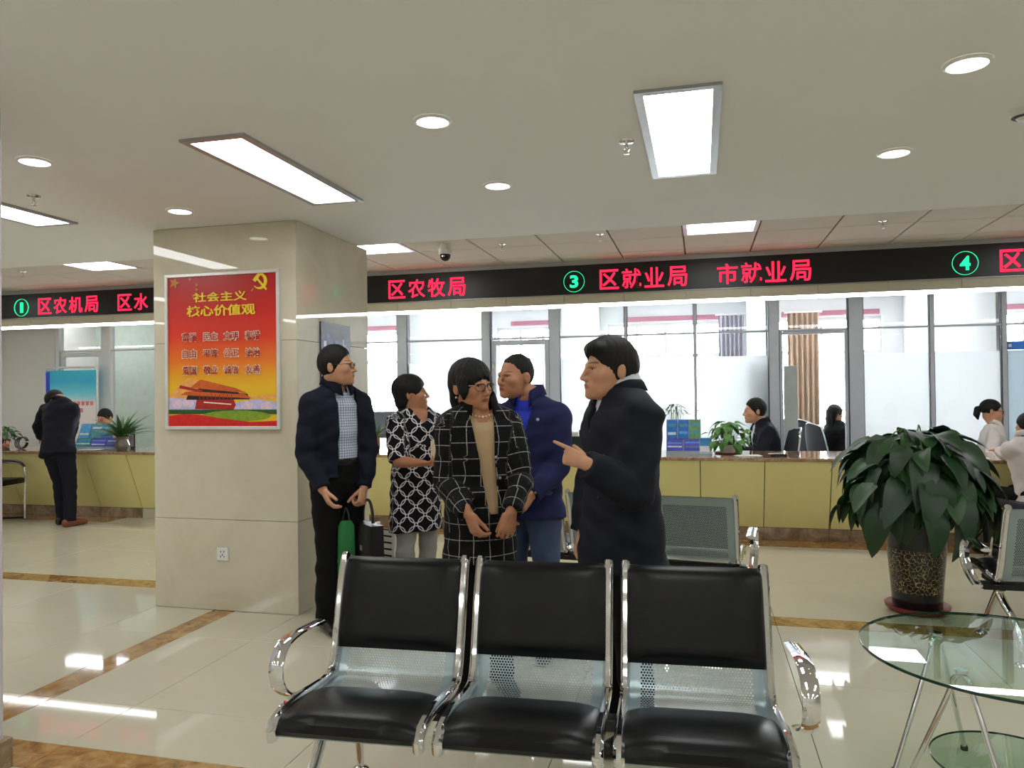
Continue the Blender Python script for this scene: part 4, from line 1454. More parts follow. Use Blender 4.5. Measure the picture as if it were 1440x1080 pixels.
# curtains in the offices
mat('curtain_hazed', (172, 168, 180), 0.8, var=0.1, scale=4, sheen=0.2)  # cloth is brown; the grey paints in the haze of the glass
mat('curtain', (158, 132, 112), 0.8, var=0.12, scale=4, sheen=0.2)
for a_, b_, lab in ((655, 690, 'pleated curtain coloured with glass haze, left of the glazed door'), (806, 836, 'pleated curtain coloured with glass haze, behind the navy jacket man'), (1010, 1046, 'pleated curtain coloured with glass haze, above the seated clerk'), (1107, 1151, 'full length brown curtain seen through the open door'), (1316, 1356, 'pleated curtain coloured with glass haze, above the ponytail woman')):
    x0, x1 = px_x(a_, 12.9), px_x(b_, 12.9)
    o = thing('curtain', lab, 'curtain', ((x0 + x1) / 2, 12.9, 0.0), 0, 'office curtains')
    n_ = 60
    vs, fs = [], []
    ww = x1 - x0
    for i in range(n_ + 1):
        u = i / n_
        yy = 0.045 * math.sin(u * math.pi * 2 * 6)
        vs += [(-ww / 2 + ww * u, yy, 0.003), (-ww / 2 + ww * u, yy * 0.8, 2.64), (-ww / 2 + ww * u, yy + 0.008, 0.003), (-ww / 2 + ww * u, yy * 0.8 + 0.008, 2.64)]
    for i in range(n_):
        a, c = 4 * i, 4 * (i + 1)
        fs += [(a, c, c + 1, a + 1), (a + 2, a + 3, c + 3, c + 2)]
    MB().add(vs, fs).build('drape', 'curtain' if 'brown' in lab else 'curtain_hazed', o, 'all')
    MB().tube([(-ww / 2 - 0.05, 0, 2.655), (ww / 2 + 0.05, 0, 2.655)], 0.014, 8).build('rod', 'frame_white', o, True)
mat('valance_pink', (150, 96, 112), 0.6)
for n, (x0, x1) in enumerate(bays):
    v = MB().cbox(x0 + 0.3, x1 - 0.05, YW - 0.06, YW - 0.002, 2.615, 2.70, 0.006).build('trim_%d' % (n + 1), 'valance_pink')
    v['kind'] = 'structure'


# office chairs behind the door
def office_chair(label, loc, rz, m, group, sc=1.0):
    t = thing('office_chair', label, 'chair', loc, rz, group)
    b = MB()
    vs, fs = [], []
    for i in range(9):
        for k in range(9):
            u, v = k / 4 - 1, i / 8
            w = 0.22 * (1 - 0.25 * v ** 3)
            vs.append((u * w, 0.24 - 0.06 * u * u + 0.08 * v, 0.52 + 0.46 * v - 0.04 * u * u * v))
    o0 = len(vs)
    vs += [(x, y + 0.025, z) for x, y, z in vs]
    for i in range(8):
        for k in range(8):
            a = i * 9 + k
            fs += [(a, a + 1, a + 10, a + 9), (o0 + a, o0 + a + 9, o0 + a + 10, o0 + a + 1)]
    for i in range(8):
        fs += [(i * 9, i * 9 + 9, o0 + i * 9 + 9, o0 + i * 9), (i * 9 + 8, o0 + i * 9 + 8, o0 + i * 9 + 17, i * 9 + 17)]
    for k in range(8):
        fs += [(k, o0 + k, o0 + k + 1, k + 1), (72 + k, 73 + k, o0 + 73 + k, o0 + 72 + k)]
    b.add(vs, fs).build('backrest', m, t, True)
    MB().tube([(vs[i * 9][0] - 0.008, vs[i * 9][1] + 0.012, vs[i * 9][2]) for i in range(9)] + [(vs[72 + k][0], vs[72 + k][1] + 0.012, vs[72 + k][2] + 0.008) for k in range(9)] + [(vs[i * 9 + 8][0] + 0.008, vs[i * 9 + 8][1] + 0.012, vs[i * 9 + 8][2]) for i in range(8, -1, -1)], 0.010, 8).build('back_frame', 'chrome', t, True)
    MB().cbox(-0.24, 0.24, -0.24, 0.24, 0.44, 0.51, 0.025).build('seat', m, t, True)
    for sx in (-1, 1):
        for sy in (-1, 1):
            MB().tube([(sx * 0.21, sy * 0.20, 0.44), (sx * 0.23, sy * 0.24, 0.0)], 0.012, 8).build('leg', 'chrome', t, True)
    return t


mat('chair_navy', (28, 26, 40), 0.6, var=0.1)
p = at(1120, 600, 12.2)
office_chair('dark chair left of the pair behind the open door', (p.x, 12.2, 0), math.radians(60), 'chair_navy', 'dark chairs behind the open door')
p = at(1146, 600, 11.5)
office_chair('dark chair right of the pair beside the woman in black', (p.x, 11.5, 0), math.radians(130), 'chair_navy', 'dark chairs behind the open door')
# ---------------------------------------------------------------- people: distance-field modelling
def V3(*a):
    return np.array(a, dtype=np.float32)


def nrm(v):
    v = np.asarray(v, dtype=np.float64)
    return (v / max(np.linalg.norm(v), 1e-9)).astype(np.float32)


class Ell:
    """ellipsoid, optionally with rotated axes"""
    def __init__(self, c, r, R=None):
        self.c, self.r, self.R = V3(*c), V3(*r), R

    def d(self, p):
        q = p - self.c
        if self.R is not None:
            q = q @ self.R
        n = np.sqrt((q * q).sum(1)) + 1e-9
        k = np.sqrt(((q / self.r) ** 2).sum(1)) + 1e-9
        return n * (1 - 1 / k) * 0.9 - (0 if True else 0) + np.where(k < 0.3, -self.r.min() * 0.3, 0)


class Tube:
    """chain of elliptical sections: pts, half-widths a along side, half-depths b"""
    def __init__(self, pts, a, b=None, side=(1, 0, 0), flat0=False, flat1=False):
        self.P = [np.array(p, dtype=np.float32) for p in pts]
        m = len(self.P)
        self.a = list(a) if hasattr(a, '__len__') else [a] * m
        self.b = self.a if b is None else (list(b) if hasattr(b, '__len__') else [b] * m)
        self.side = V3(*side)
        self.f0, self.f1 = flat0, flat1
        self.s = [0.0]
        for i in range(1, m):
            self.s.append(self.s[-1] + float(np.linalg.norm(self.P[i] - self.P[i - 1])))

    def full(self, p, uv=False):
        best = None
        for i in range(len(self.P) - 1):
            A, B = self.P[i], self.P[i + 1]
            d = B - A
            L2 = float(d @ d) + 1e-12
            L = math.sqrt(L2)
            dn = d / L
            q = p - A
            t = np.clip((q @ d) / L2, 0, 1)
            w = q - t[:, None] * d
            s = self.side - dn * float(self.side @ dn)
            s = s / (np.linalg.norm(s) + 1e-9)
            f = np.cross(dn, s)
            u, v, x = w @ s, w @ f, w @ dn
            a = self.a[i] + (self.a[i + 1] - self.a[i]) * t
            b = self.b[i] + (self.b[i + 1] - self.b[i]) * t
            c = np.minimum(a, b)
            k = np.sqrt((u / a) ** 2 + (v / b) ** 2 + (x / c) ** 2) + 1e-6
            n = np.sqrt(u * u + v * v + x * x)
            dd = np.where(k > 0.25, n * (1 - 1 / k), -c * 0.75)
            if uv:
                ang = np.arctan2(v / b, u / a)
                # seam-safe: mean radius
                U = ang * (0.5 * (self.a[i] + self.b[i]))
                S = self.s[i] + t * L + x
            if best is None:
                best = dd
                if uv:
                    bu, bs = U, S
            else:
                if uv:
                    m = dd < best
                    bu, bs = np.where(m, U, bu), np.where(m, S, bs)
                best = np.minimum(best, dd)
        if self.f0:
            dn = self.P[0] - self.P[1]
            best = np.maximum(best, (p - self.P[0]) @ (dn / np.linalg.norm(dn)))
        if self.f1:
            dn = self.P[-1] - self.P[-2]
            best = np.maximum(best, (p - self.P[-1]) @ (dn / np.linalg.norm(dn)))
        return (best, bu, bs) if uv else best

    def d(self, p):
        return self.full(p)


def smin(a, b, k):
    h = np.clip(0.5 + 0.5 * (b - a) / k, 0, 1)
    return b + (a - b) * h - k * h * (1 - h)


def union(p, prims, k):
    d = prims[0].d(p)
    for q in prims[1:]:
        d = smin(d, q.d(p), k)
    return d


def surface(fn, lo, hi, h):
    """naive surface nets on a grid, evaluated finely only near the surface"""
    lo, hi = np.array(lo, dtype=np.float64), np.array(hi, dtype=np.float64)
    C = 4
    nb = np.ceil((hi - lo) / (h * C)).astype(int) + 1
    ax = [lo[i] + (np.arange(nb[i]) + 0.5) * h * C for i in range(3)]
    g = np.stack(np.meshgrid(*ax, indexing='ij'), -1).reshape(-1, 3).astype(np.float32)
    dc = fn(g).reshape(nb)
    near = np.abs(dc) < h * C * 1.6
    n = nb * C
    D = np.repeat(np.repeat(np.repeat(dc, C, 0), C, 1), C, 2).astype(np.float32)
    mk = np.repeat(np.repeat(np.repeat(near, C, 0), C, 1), C, 2)
    idx = np.argwhere(mk)
    pts = (lo + (idx + 0.5) * h).astype(np.float32)
    out = np.empty(len(pts), dtype=np.float32)
    for s in range(0, len(pts), 250000):
        out[s:s + 250000] = fn(pts[s:s + 250000])
    D[idx[:, 0], idx[:, 1], idx[:, 2]] = out
    D[0], D[-1], D[:, 0], D[:, -1], D[:, :, 0], D[:, :, -1] = 1, 1, 1, 1, 1, 1
    S = D < 0
    # cells with a sign change
    c8 = [S[i:n[0] - 1 + i, j:n[1] - 1 + j, k:n[2] - 1 + k] for i in (0, 1) for j in (0, 1) for k in (0, 1)]
    sm_ = sum(c.astype(np.int8) for c in c8)
    cell = np.argwhere((sm_ > 0) & (sm_ < 8))
    vid = -np.ones(tuple(n - 1), dtype=np.int32)
    vid[cell[:, 0], cell[:, 1], cell[:, 2]] = np.arange(len(cell))
    acc = np.zeros((len(cell), 3))
    cnt = np.zeros(len(cell))
    offs = [(i, j, k) for i in (0, 1) for j in (0, 1) for k in (0, 1)]
    vals = {o: D[cell[:, 0] + o[0], cell[:, 1] + o[1], cell[:, 2] + o[2]] for o in offs}
    for o in offs:
        for axn in range(3):
            if o[axn] == 0:
                o2 = list(o)
                o2[axn] = 1
                o2 = tuple(o2)
                a, b = vals[o], vals[o2]
                m = (a < 0) != (b < 0)
                t = np.where(m, a / np.where(m, a - b, 1), 0)
                P = np.array(o, dtype=float)[None].repeat(len(cell), 0)
                P[:, axn] += t
                acc[m] += P[m]
                cnt[m] += 1
    verts = lo + (cell + acc / np.maximum(cnt, 1)[:, None] + 0.5) * h
    faces = []
    for axn in range(3):
        sl0 = [slice(1, n[i] - 1) for i in range(3)]
        sl1 = [slice(1, n[i] - 1) for i in range(3)]
        sl0[axn], sl1[axn] = slice(0, n[axn] - 1), slice(1, n[axn])
        a, b = S[tuple(sl0)], S[tuple(sl1)]
        e = np.argwhere(a != b)
        if len(e) == 0:
            continue
        flip = a[e[:, 0], e[:, 1], e[:, 2]]
        base = e.copy()
        for i in range(3):
            if i != axn:
                base[:, i] += 1
        u, v = (axn + 1) % 3, (axn + 2) % 3
        q = []
        for du, dv in ((-1, -1), (0, -1), (0, 0), (-1, 0)):
            c = base.copy()
            c[:, u] += du
            c[:, v] += dv
            q.append(vid[c[:, 0], c[:, 1], c[:, 2]])
        q = np.stack(q, 1)
        q = np.where(flip[:, None], q, q[:, ::-1])
        faces.append(q[(q >= 0).all(1)])
    return verts, np.concatenate(faces)


def np_mesh(name, verts, faces, mats, attrs=None, fmat=None):
    me = bpy.data.meshes.new(name)
    nv, nf = len(verts), len(faces)
    me.vertices.add(nv)
    me.vertices.foreach_set('co', np.asarray(verts, dtype=np.float32).ravel())
    me.loops.add(nf * 4)
    me.loops.foreach_set('vertex_index', np.asarray(faces, dtype=np.int32).ravel())
    me.polygons.add(nf)
    me.polygons.foreach_set('loop_start', np.arange(0, nf * 4, 4, dtype=np.int32))
    me.polygons.foreach_set('use_smooth', np.ones(nf, dtype=bool))
    for m in mats:
        me.materials.append(MATS[m] if isinstance(m, str) else m)
    if fmat is not None:
        me.polygons.foreach_set('material_index', np.asarray(fmat, dtype=np.int32))
    me.update(calc_edges=True)
    for k, (typ, arr) in (attrs or {}).items():
        a = me.attributes.new(k, typ, 'POINT')
        a.data.foreach_set('vector' if typ == 'FLOAT_VECTOR' else ('color' if typ == 'FLOAT_COLOR' else 'value'), np.asarray(arr, dtype=np.float32).ravel())
    return me


def wrinkle(p, amp, seed=0, f=1.0):
    a = 34.0 * f
    x, y, z = p[:, 0] + 0.37 * seed, p[:, 1] + 0.11 * seed, p[:, 2]
    w = np.sin(a * (x * 0.6 + z * 0.8) + 2.2 * np.sin(11 * z + 6 * y)) + 0.7 * np.sin(a * 1.35 * (z * 0.9 - y * 0.7 - x * 0.3) + 1.7 * np.sin(14 * x)) + 0.5 * np.sin(a * 2.1 * (z + 0.4 * y) + 3 * np.sin(9 * x + 4))
    return amp * w


# ------------------------------------------------ materials for skin and clothes
def skin_mat(name, col, lip=(150, 72, 66)):
    m = bpy.data.materials.new(name)
    m.use_nodes = True
    nt = m.node_tree
    b = nt.nodes['Principled BSDF']
    b.inputs['Roughness'].default_value = 0.48
    b.inputs['Subsurface Weight'].default_value = 0.0
    at_ = nt.nodes.new('ShaderNodeAttribute')
    at_.attribute_name = 'tint'
    nz = nt.nodes.new('ShaderNodeTexNoise')
    nz.inputs['Scale'].default_value = 28
    tc = nt.nodes.new('ShaderNodeTexCoord')
    nt.links.new(tc.outputs['Object'], nz.inputs['Vector'])
    rp = nt.nodes.new('ShaderNodeValToRGB')
    c = srgb(*col)
    rp.color_ramp.elements[0].color = tuple(x * 0.88 for x in c[:3]) + (1,)
    rp.color_ramp.elements[1].color = tuple(min(1, x * 1.1) for x in c[:3]) + (1,)
    nt.links.new(nz.outputs['Fac'], rp.inputs['Fac'])
    mx_ = nt.nodes.new('ShaderNodeMix')
    mx_.data_type = 'RGBA'
    mx_.blend_type = 'MULTIPLY'
    mx_.inputs['Factor'].default_value = 1.0
    nt.links.new(rp.outputs['Color'], mx_.inputs['A'])
    nt.links.new(at_.outputs['Color'], mx_.inputs['B'])
    nt.links.new(mx_.outputs['Result'], b.inputs['Base Color'])
    MATS[name] = m


skin_mat('skin', (192, 140, 108))
skin_mat('skin_tan', (178, 122, 88))
skin_mat('skin_fair', (206, 160, 130))
mat('hair_black', (10, 9, 9), 0.55, spec=0.28, var=0.4, scale=60, stretch=(4, 4, 0.6), bump=0.35, bscale=130)
mat('hair_soft', (15, 13, 13), 0.6, spec=0.28, var=0.4, scale=60, stretch=(4, 4, 0.6), bump=0.35, bscale=130)
mat('eye_white', (200, 192, 184), 0.25)
mat('iris', (22, 14, 10), 0.15)
mat('navy_cloth', (21, 24, 38), 0.85, var=0.12, scale=14, bump=0.12, bscale=300, spec=0.2)
mat('dark_navy_cloth', (17, 20, 31), 0.78, var=0.12, scale=14, bump=0.1, bscale=300, spec=0.25)
mat('blue_cloth', (35, 38, 76), 0.85, var=0.12, scale=10, bump=0.15, bscale=300, spec=0.2)
mat('black_cloth', (13, 13, 15), 0.85, var=0.15, scale=14, bump=0.1, bscale=300, spec=0.2)
mat('suit_cloth', (24, 25, 36), 0.8, var=0.12, scale=14, bump=0.1, bscale=300, spec=0.2)
mat('royal_shirt', (28, 52, 190), 0.75, var=0.1, bump=0.1, bscale=200)
mat('white_shirt', (212, 216, 224), 0.8, var=0.04, bump=0.1, bscale=200)
mat('blush_shirt', (212, 202, 198), 0.8, var=0.04, bump=0.1, bscale=120)
mat('beige_knit', (184, 156, 118), 0.9, var=0.06, bump=0.3, bscale=260)
mat('jeans', (58, 74, 104), 0.85, var=0.15, scale=12, bump=0.15, bscale=300)
mat('grey_trousers', (150, 148, 144), 0.85, var=0.06, bump=0.15, bscale=200)
mat('shoe_black', (12, 11, 11), 0.28)
mat('shoe_brown', (120, 66, 44), 0.4)
mat('belt_black', (10, 10, 10), 0.35)
mat('button_silver', (190, 190, 190), 0.3, 0.7)
mat('pearl', (226, 206, 184), 0.25)


def pattern_mat(name, build):
    m = bpy.data.materials.new(name)
    m.use_nodes = True
    nt = m.node_tree
    b = nt.nodes['Principled BSDF']
    b.inputs['Roughness'].default_value = 0.85
    b.inputs['Specular IOR Level'].default_value = 0.2
    a = nt.nodes.new('ShaderNodeAttribute')
    a.attribute_name = 'cuv'
    sp = nt.nodes.new('ShaderNodeSeparateXYZ')
    nt.links.new(a.outputs['Vector'], sp.inputs[0])

    def N(op, *ins, clamp=False):
        n = nt.nodes.new('ShaderNodeMath')
        n.operation = op
        n.use_clamp = clamp
        for i, v in enumerate(ins):
            if isinstance(v, (int, float)):
                n.inputs[i].default_value = v
            else:
                nt.links.new(v, n.inputs[i])
        return n.outputs[0]
    fac, ca, cb = build(N, sp.outputs['X'], sp.outputs['Y'], nt, a)
    mx_ = nt.nodes.new('ShaderNodeMix')
    mx_.data_type = 'RGBA'
    mx_.inputs['A'].default_value = srgb(*ca)
    mx_.inputs['B'].default_value = srgb(*cb)
    nt.links.new(fac, mx_.inputs['Factor'])
    nt.links.new(mx_.outputs['Result'], b.inputs['Base Color'])
    MATS[name] = m


def _line(N, u, per, wid):
    f = N('FRACT', N('DIVIDE', u, per))
    return N('LESS_THAN', N('ABSOLUTE', N('SUBTRACT', f, 0.5)), wid / per / 2)


def plaid(N, u, v, nt, a):
    l1 = _line(N, u, 0.066, 0.0034)
    l2 = _line(N, v, 0.074, 0.0034)
    nz = nt.nodes.new('ShaderNodeTexNoise')
    nz.inputs['Scale'].default_value = 110
    nt.links.new(a.outputs['Vector'], nz.inputs['Vector'])
    k = N('MULTIPLY_ADD', nz.outputs['Fac'], 1.5, -0.15, clamp=True)
    return N('MULTIPLY', N('MAXIMUM', l1, l2), N('MULTIPLY', k, 0.8)), (14, 14, 15), (206, 204, 198)


def rings(N, u, v, nt, a):
    def ring(off, sc, r, w):
        x = N('SUBTRACT', N('FRACT', N('ADD', N('DIVIDE', u, sc), off)), 0.5)
        y = N('SUBTRACT', N('FRACT', N('ADD', N('DIVIDE', v, sc), off)), 0.5)
        d = N('SQRT', N('ADD', N('MULTIPLY', x, x), N('MULTIPLY', y, y)))
        return N('LESS_THAN', N('ABSOLUTE', N('SUBTRACT', d, r)), w)
    s = 0.115
    f = N('MAXIMUM', ring(0.0, s, 0.42, 0.026), ring(0.5, s, 0.42, 0.026))
    return f, (13, 12, 18), (214, 212, 214)


def check_shirt(N, u, v, nt, a):
    f = N('MAXIMUM', _line(N, u, 0.014, 0.004), _line(N, v, 0.016, 0.004))
    return f, (206, 212, 224), (120, 138, 168)


pattern_mat('plaid_cloth', plaid)
pattern_mat('ring_cloth', rings)
pattern_mat('check_shirt', check_shirt)


# ------------------------------------------------ head, hair, hands
def rotz(a):
    c, s = math.cos(a), math.sin(a)
    return np.array([[c, -s, 0], [s, c, 0], [0, 0, 1]])


def rotx(a):
    c, s = math.cos(a), math.sin(a)
    return np.array([[1, 0, 0], [0, c, -s], [0, s, c]])


def roty(a):
    c, s = math.cos(a), math.sin(a)
    return np.array([[c, 0, s], [0, 1, 0], [-s, 0, c]])


def head_parts(face=1.0, jaw=1.0):
    pos = [Ell((0, 0.012, 0.030), (0.076, 0.095, 0.086)), Ell((0, -0.028, -0.028), (0.066 * face, 0.064, 0.084)),
           Ell((0, -0.042, -0.074), (0.050 * jaw, 0.046, 0.038)), Ell((0, -0.080, 0.017), (0.046, 0.016, 0.011)),
           Ell((0.043, -0.060, -0.022), (0.024, 0.026, 0.022)), Ell((-0.043, -0.060, -0.022), (0.024, 0.026, 0.022)),
           Ell((0, -0.086, -0.097), (0.022, 0.019, 0.016)), Ell((0, -0.083, -0.060), (0.030, 0.016, 0.022))]
    return pos


def head_fn(face=1.0, jaw=1.0):
    pos = head_parts(face, jaw)
    nose = [Tube([(0, -0.090, 0.016), (0, -0.106, -0.012), (0, -0.1145, -0.030)], [0.0065, 0.008, 0.0105]), Ell((0.012, -0.102, -0.034), (0.009, 0.011, 0.0075)), Ell((-0.012, -0.102, -0.034), (0.009, 0.011, 0.0075))]
    lips = [Ell((0, -0.0985, -0.0565), (0.022, 0.0085, 0.0046)), Ell((0, -0.0975, -0.0655), (0.019, 0.0085, 0.0054))]
    sock = [Ell((0.031, -0.100, 0.004), (0.017, 0.018, 0.010)), Ell((-0.031, -0.100, 0.004), (0.017, 0.018, 0.010))]
    lids = [Ell((s * 0.031, -0.0790, z), (0.0165, 0.0085, r)) for s in (-1, 1) for z, r in ((0.0100, 0.0046), (-0.0038, 0.0040))]
    ears = [Ell((s * 0.077, 0.016, -0.008), (0.008, 0.018, 0.031), rotz(-s * 0.45)) for s in (-1, 1)]
    earh = [Ell((s * 0.086, 0.010, -0.004), (0.006, 0.009, 0.017), rotz(-s * 0.45)) for s in (-1, 1)]

    def fn(p):
        d = union(p, pos, 0.022)
        for s in sock:
            d = -smin(-d, s.d(p), 0.010)
        d = smin(d, union(p, nose, 0.006), 0.010)
        d = smin(d, union(p, lips, 0.002), 0.004)
        d = smin(d, union(p, lids, 0.002), 0.004)
        e = union(p, ears, 0.004)
        for s in earh:
            e = -smin(-e, s.d(p), 0.004)
        return smin(d, e, 0.006)
    return fn


def head_tint(p, brow=0.28, lipc=(0.72, 0.45, 0.45)):
    """colour multipliers that belong to the face: lips, brows, lashes, cheeks"""
    t = np.ones((len(p), 4), dtype=np.float32)
    x, y, z = np.abs(p[:, 0]), p[:, 1], p[:, 2]
    fr = y < -0.055
    k = np.clip(1.25 - ((x / 0.024) ** 2 + ((z + 0.061 + 0.004 * (x / 0.02) ** 2) / 0.0095) ** 2), 0, 0.5) * 2 * (y < -0.085)
    for c in range(3):
        t[:, c] *= 1 - k * (1 - lipc[c])
    m = np.clip(1.3 - ((x / 0.017) ** 2 + ((z + 0.0610) / 0.0016) ** 2), 0, 1) * (y < -0.085)
    for c in range(3):
        t[:, c] *= 1 - 0.6 * m
    bz = 0.0250 + 0.0035 * (1 - ((x - 0.034) / 0.02) ** 2)
    k = np.clip(1.3 - (np.abs(z - bz) / 0.0034) ** 2, 0, 1) * np.clip((x - 0.011) / 0.006, 0, 1) * np.clip((0.054 - x) / 0.008, 0, 1) * fr
    for c in range(3):
        t[:, c] *= 1 - k * (1 - brow)
    k = np.clip(1.3 - (((x - 0.031) / 0.0165) ** 2 + ((z - 0.0080) / 0.0030) ** 2), 0, 1) * fr
    for c in range(3):
        t[:, c] *= 1 - 0.75 * k
    ch = np.clip(1 - (((x - 0.045) / 0.03) ** 2 + ((z + 0.03) / 0.03) ** 2), 0, 1) * fr
    t[:, 1] *= 1 - 0.10 * ch
    t[:, 2] *= 1 - 0.12 * ch
    return t


def hair_fn(style):
    cr = Ell((0, 0.012, 0.030), (0.076, 0.095, 0.086))

    def streak(p, amp):
        a = np.arctan2(p[:, 0], p[:, 1] + 0.02)
        return 0.55 * amp * (np.sin(a * 23 + 25 * p[:, 2] + 3 * np.sin(31 * p[:, 2] + 4 * a)) + 0.8 * np.sin(a * 57 + 60 * p[:, 2] + 2.5 * np.sin(47 * p[:, 1] + 3 * a)))

    if style == 'short':        # men's short hair, sides close
        top = Ell((0, 0.010, 0.044), (0.079, 0.096, 0.090))
        side = Ell((0, 0.020, 0.020), (0.081, 0.095, 0.092))
        cut = Ell((0, -0.120, -0.012), (0.112, 0.101, 0.086))
        earc = [Ell((s * 0.088, 0.014, -0.014), (0.018, 0.021, 0.033)) for s in (-1, 1)]

        def fn(p):
            d = smin(top.d(p), side.d(p), 0.012)
            d = d - streak(p, 0.0012)
            d = np.maximum(d, -cut.d(p))
            for e in earc:
                d = np.maximum(d, -e.d(p))
            d = np.maximum(d, -(p[:, 2] + 0.062 + 0.25 * (p[:, 1] - 0.08)))
            d = np.maximum(d, -0.042 - p[:, 2] - 0.75 * p[:, 1])
            return d
        return fn
    if style == 'sidepart':     # fuller hair swept over the forehead
        top = Ell((0.0, 0.004, 0.052), (0.081, 0.102, 0.086))
        fr_ = Ell((0.014, -0.062, 0.082), (0.060, 0.042, 0.030))
        side = Ell((0, 0.022, 0.018), (0.083, 0.097, 0.092))
        cut = Ell((0, -0.122, -0.020), (0.112, 0.092, 0.086))
        earc = [Ell((s * 0.088, 0.014, -0.014), (0.018, 0.021, 0.033)) for s in (-1, 1)]

        def fn(p):
            d = smin(smin(top.d(p), side.d(p), 0.012), fr_.d(p), 0.016)
            d = d - streak(p, 0.0014)
            d = np.maximum(d, -cut.d(p))
            for e in earc:
                d = np.maximum(d, -e.d(p))
            d = np.maximum(d, -(p[:, 2] + 0.066 + 0.25 * (p[:, 1] - 0.08)))
            d = np.maximum(d, -0.042 - p[:, 2] - 0.75 * p[:, 1])
            return d
        return fn
    if style == 'crew':         # cropped, receding at the temples
        top = Ell((0, 0.016, 0.040), (0.0765, 0.092, 0.086))
        side = Ell((0, 0.024, 0.022), (0.0785, 0.092, 0.088))
        cut = Ell((0, -0.108, -0.006), (0.115, 0.098, 0.088))
        earc = [Ell((s * 0.085, 0.004, -0.014), (0.024, 0.030, 0.040)) for s in (-1, 1)]

        def fn(p):
            d = smin(top.d(p), side.d(p), 0.012) - streak(p, 0.0008)
            d = np.maximum(d, -cut.d(p))
            for e in earc:
                d = np.maximum(d, -e.d(p))
            d = np.maximum(d, -(p[:, 2] + 0.05 + 0.25 * (p[:, 1] - 0.08)))
            d = np.maximum(d, -0.02 - p[:, 2] - 0.9 * p[:, 1])
            return d
        return fn
    if style == 'pixie':        # woman's short full cut, fringe, ears free
        top = Ell((0, 0.012, 0.040), (0.090, 0.112, 0.098))
        nape = Ell((0, 0.062, -0.045), (0.066, 0.046, 0.062))
        cut = Ell((0, -0.122, -0.038), (0.112, 0.086, 0.092))
        earc = [Ell((s * 0.088, -0.008, -0.030), (0.030, 0.032, 0.040)) for s in (-1, 1)]

        def fn(p):
            d = smin(top.d(p), nape.d(p), 0.03) - streak(p, 0.0020)
            d = np.maximum(d, -cut.d(p))
            for e in earc:
                d = np.maximum(d, -e.d(p))
            return d
        return fn
    if style == 'layered':      # fringe, sides to the jaw, long at the nape
        top = Ell((0, 0.010, 0.040), (0.092, 0.112, 0.098))
        sl = [Tube([(s * 0.074, -0.030, 0.03), (s * 0.078, -0.034, -0.02), (s * 0.072, -0.030, -0.052)], [0.022, 0.020, 0.008], [0.036, 0.030, 0.010]) for s in (-1, 1)]
        nape = Tube([(0, 0.060, 0.0), (0, 0.066, -0.07), (0, 0.058, -0.13), (0, 0.052, -0.165)], [0.076, 0.070, 0.058, 0.040], [0.044, 0.034, 0.022, 0.012])
        cut = Ell((0, -0.126, -0.046), (0.066, 0.088, 0.096))
        earc = [Ell((s * 0.090, 0.012, -0.026), (0.030, 0.020, 0.036)) for s in (-1, 1)]

        def fn(p):
            d = smin(top.d(p), nape.d(p), 0.03)
            for e in sl:
                d = smin(d, e.d(p), 0.018)
            d = d - streak(p, 0.0022)
            # ragged fringe edge
            c = cut.d(p) + 0.006 * np.sin(p[:, 0] * 260) * (p[:, 2] > 0.0)
            d = np.maximum(d, -c)
            for e in earc:
                d = np.maximum(d, -e.d(p))
            return d
        return fn
    if style == 'ponytail':
        top = Ell((0, 0.014, 0.036), (0.082, 0.101, 0.088))
        tail = Tube([(0, 0.100, 0.02), (0, 0.128, 0.005), (0, 0.128, -0.05), (0, 0.110, -0.10)], [0.018, 0.030, 0.032, 0.010])
        cut = Ell((0, -0.115, -0.025), (0.112, 0.096, 0.094))
        earc = [Ell((s * 0.086, 0.0, -0.022), (0.022, 0.030, 0.036)) for s in (-1, 1)]

        def fn(p):
            d = smin(top.d(p), tail.d(p), 0.012) - streak(p, 0.0012)
            d = np.maximum(d, -cut.d(p))
            for e in earc:
                d = np.maximum(d, -e.d(p))
            return d
        return fn
    if style == 'long':
        top = Ell((0, 0.012, 0.036), (0.088, 0.106, 0.094))
        nape = Tube([(0, 0.050, 0.0), (0, 0.056, -0.08), (0, 0.05, -0.16)], [0.084, 0.080, 0.06], [0.058, 0.05, 0.03])
        cut = Ell((0, -0.125, -0.03), (0.09, 0.095, 0.10))

        def fn(p):
            d = smin(top.d(p), nape.d(p), 0.03) - streak(p, 0.0022)
            return np.maximum(d, -cut.d(p))
        return fn


HAND_POSES = {'relaxed': ([(14, 26, 16), (18, 32, 20), (22, 36, 22), (26, 38, 24)], (0.92, 0.26, 0.30)),
              'point': ([(-4, 6, 4), (62, 85, 45), (68, 88, 48), (66, 86, 48)], (0.70, 0.25, 0.75)),
              'fist': ([(58, 82, 45), (62, 84, 45), (64, 84, 45), (64, 82, 45)], (0.75, 0.2, 0.85)),
              'fold': ([(26, 40, 24), (28, 44, 26), (30, 46, 26), (30, 46, 26)], (0.95, 0.16, 0.35)),
              'flat': ([(4, 8, 6), (5, 9, 6), (6, 10, 6), (8, 12, 8)], (0.75, 0.6, 0.15))}


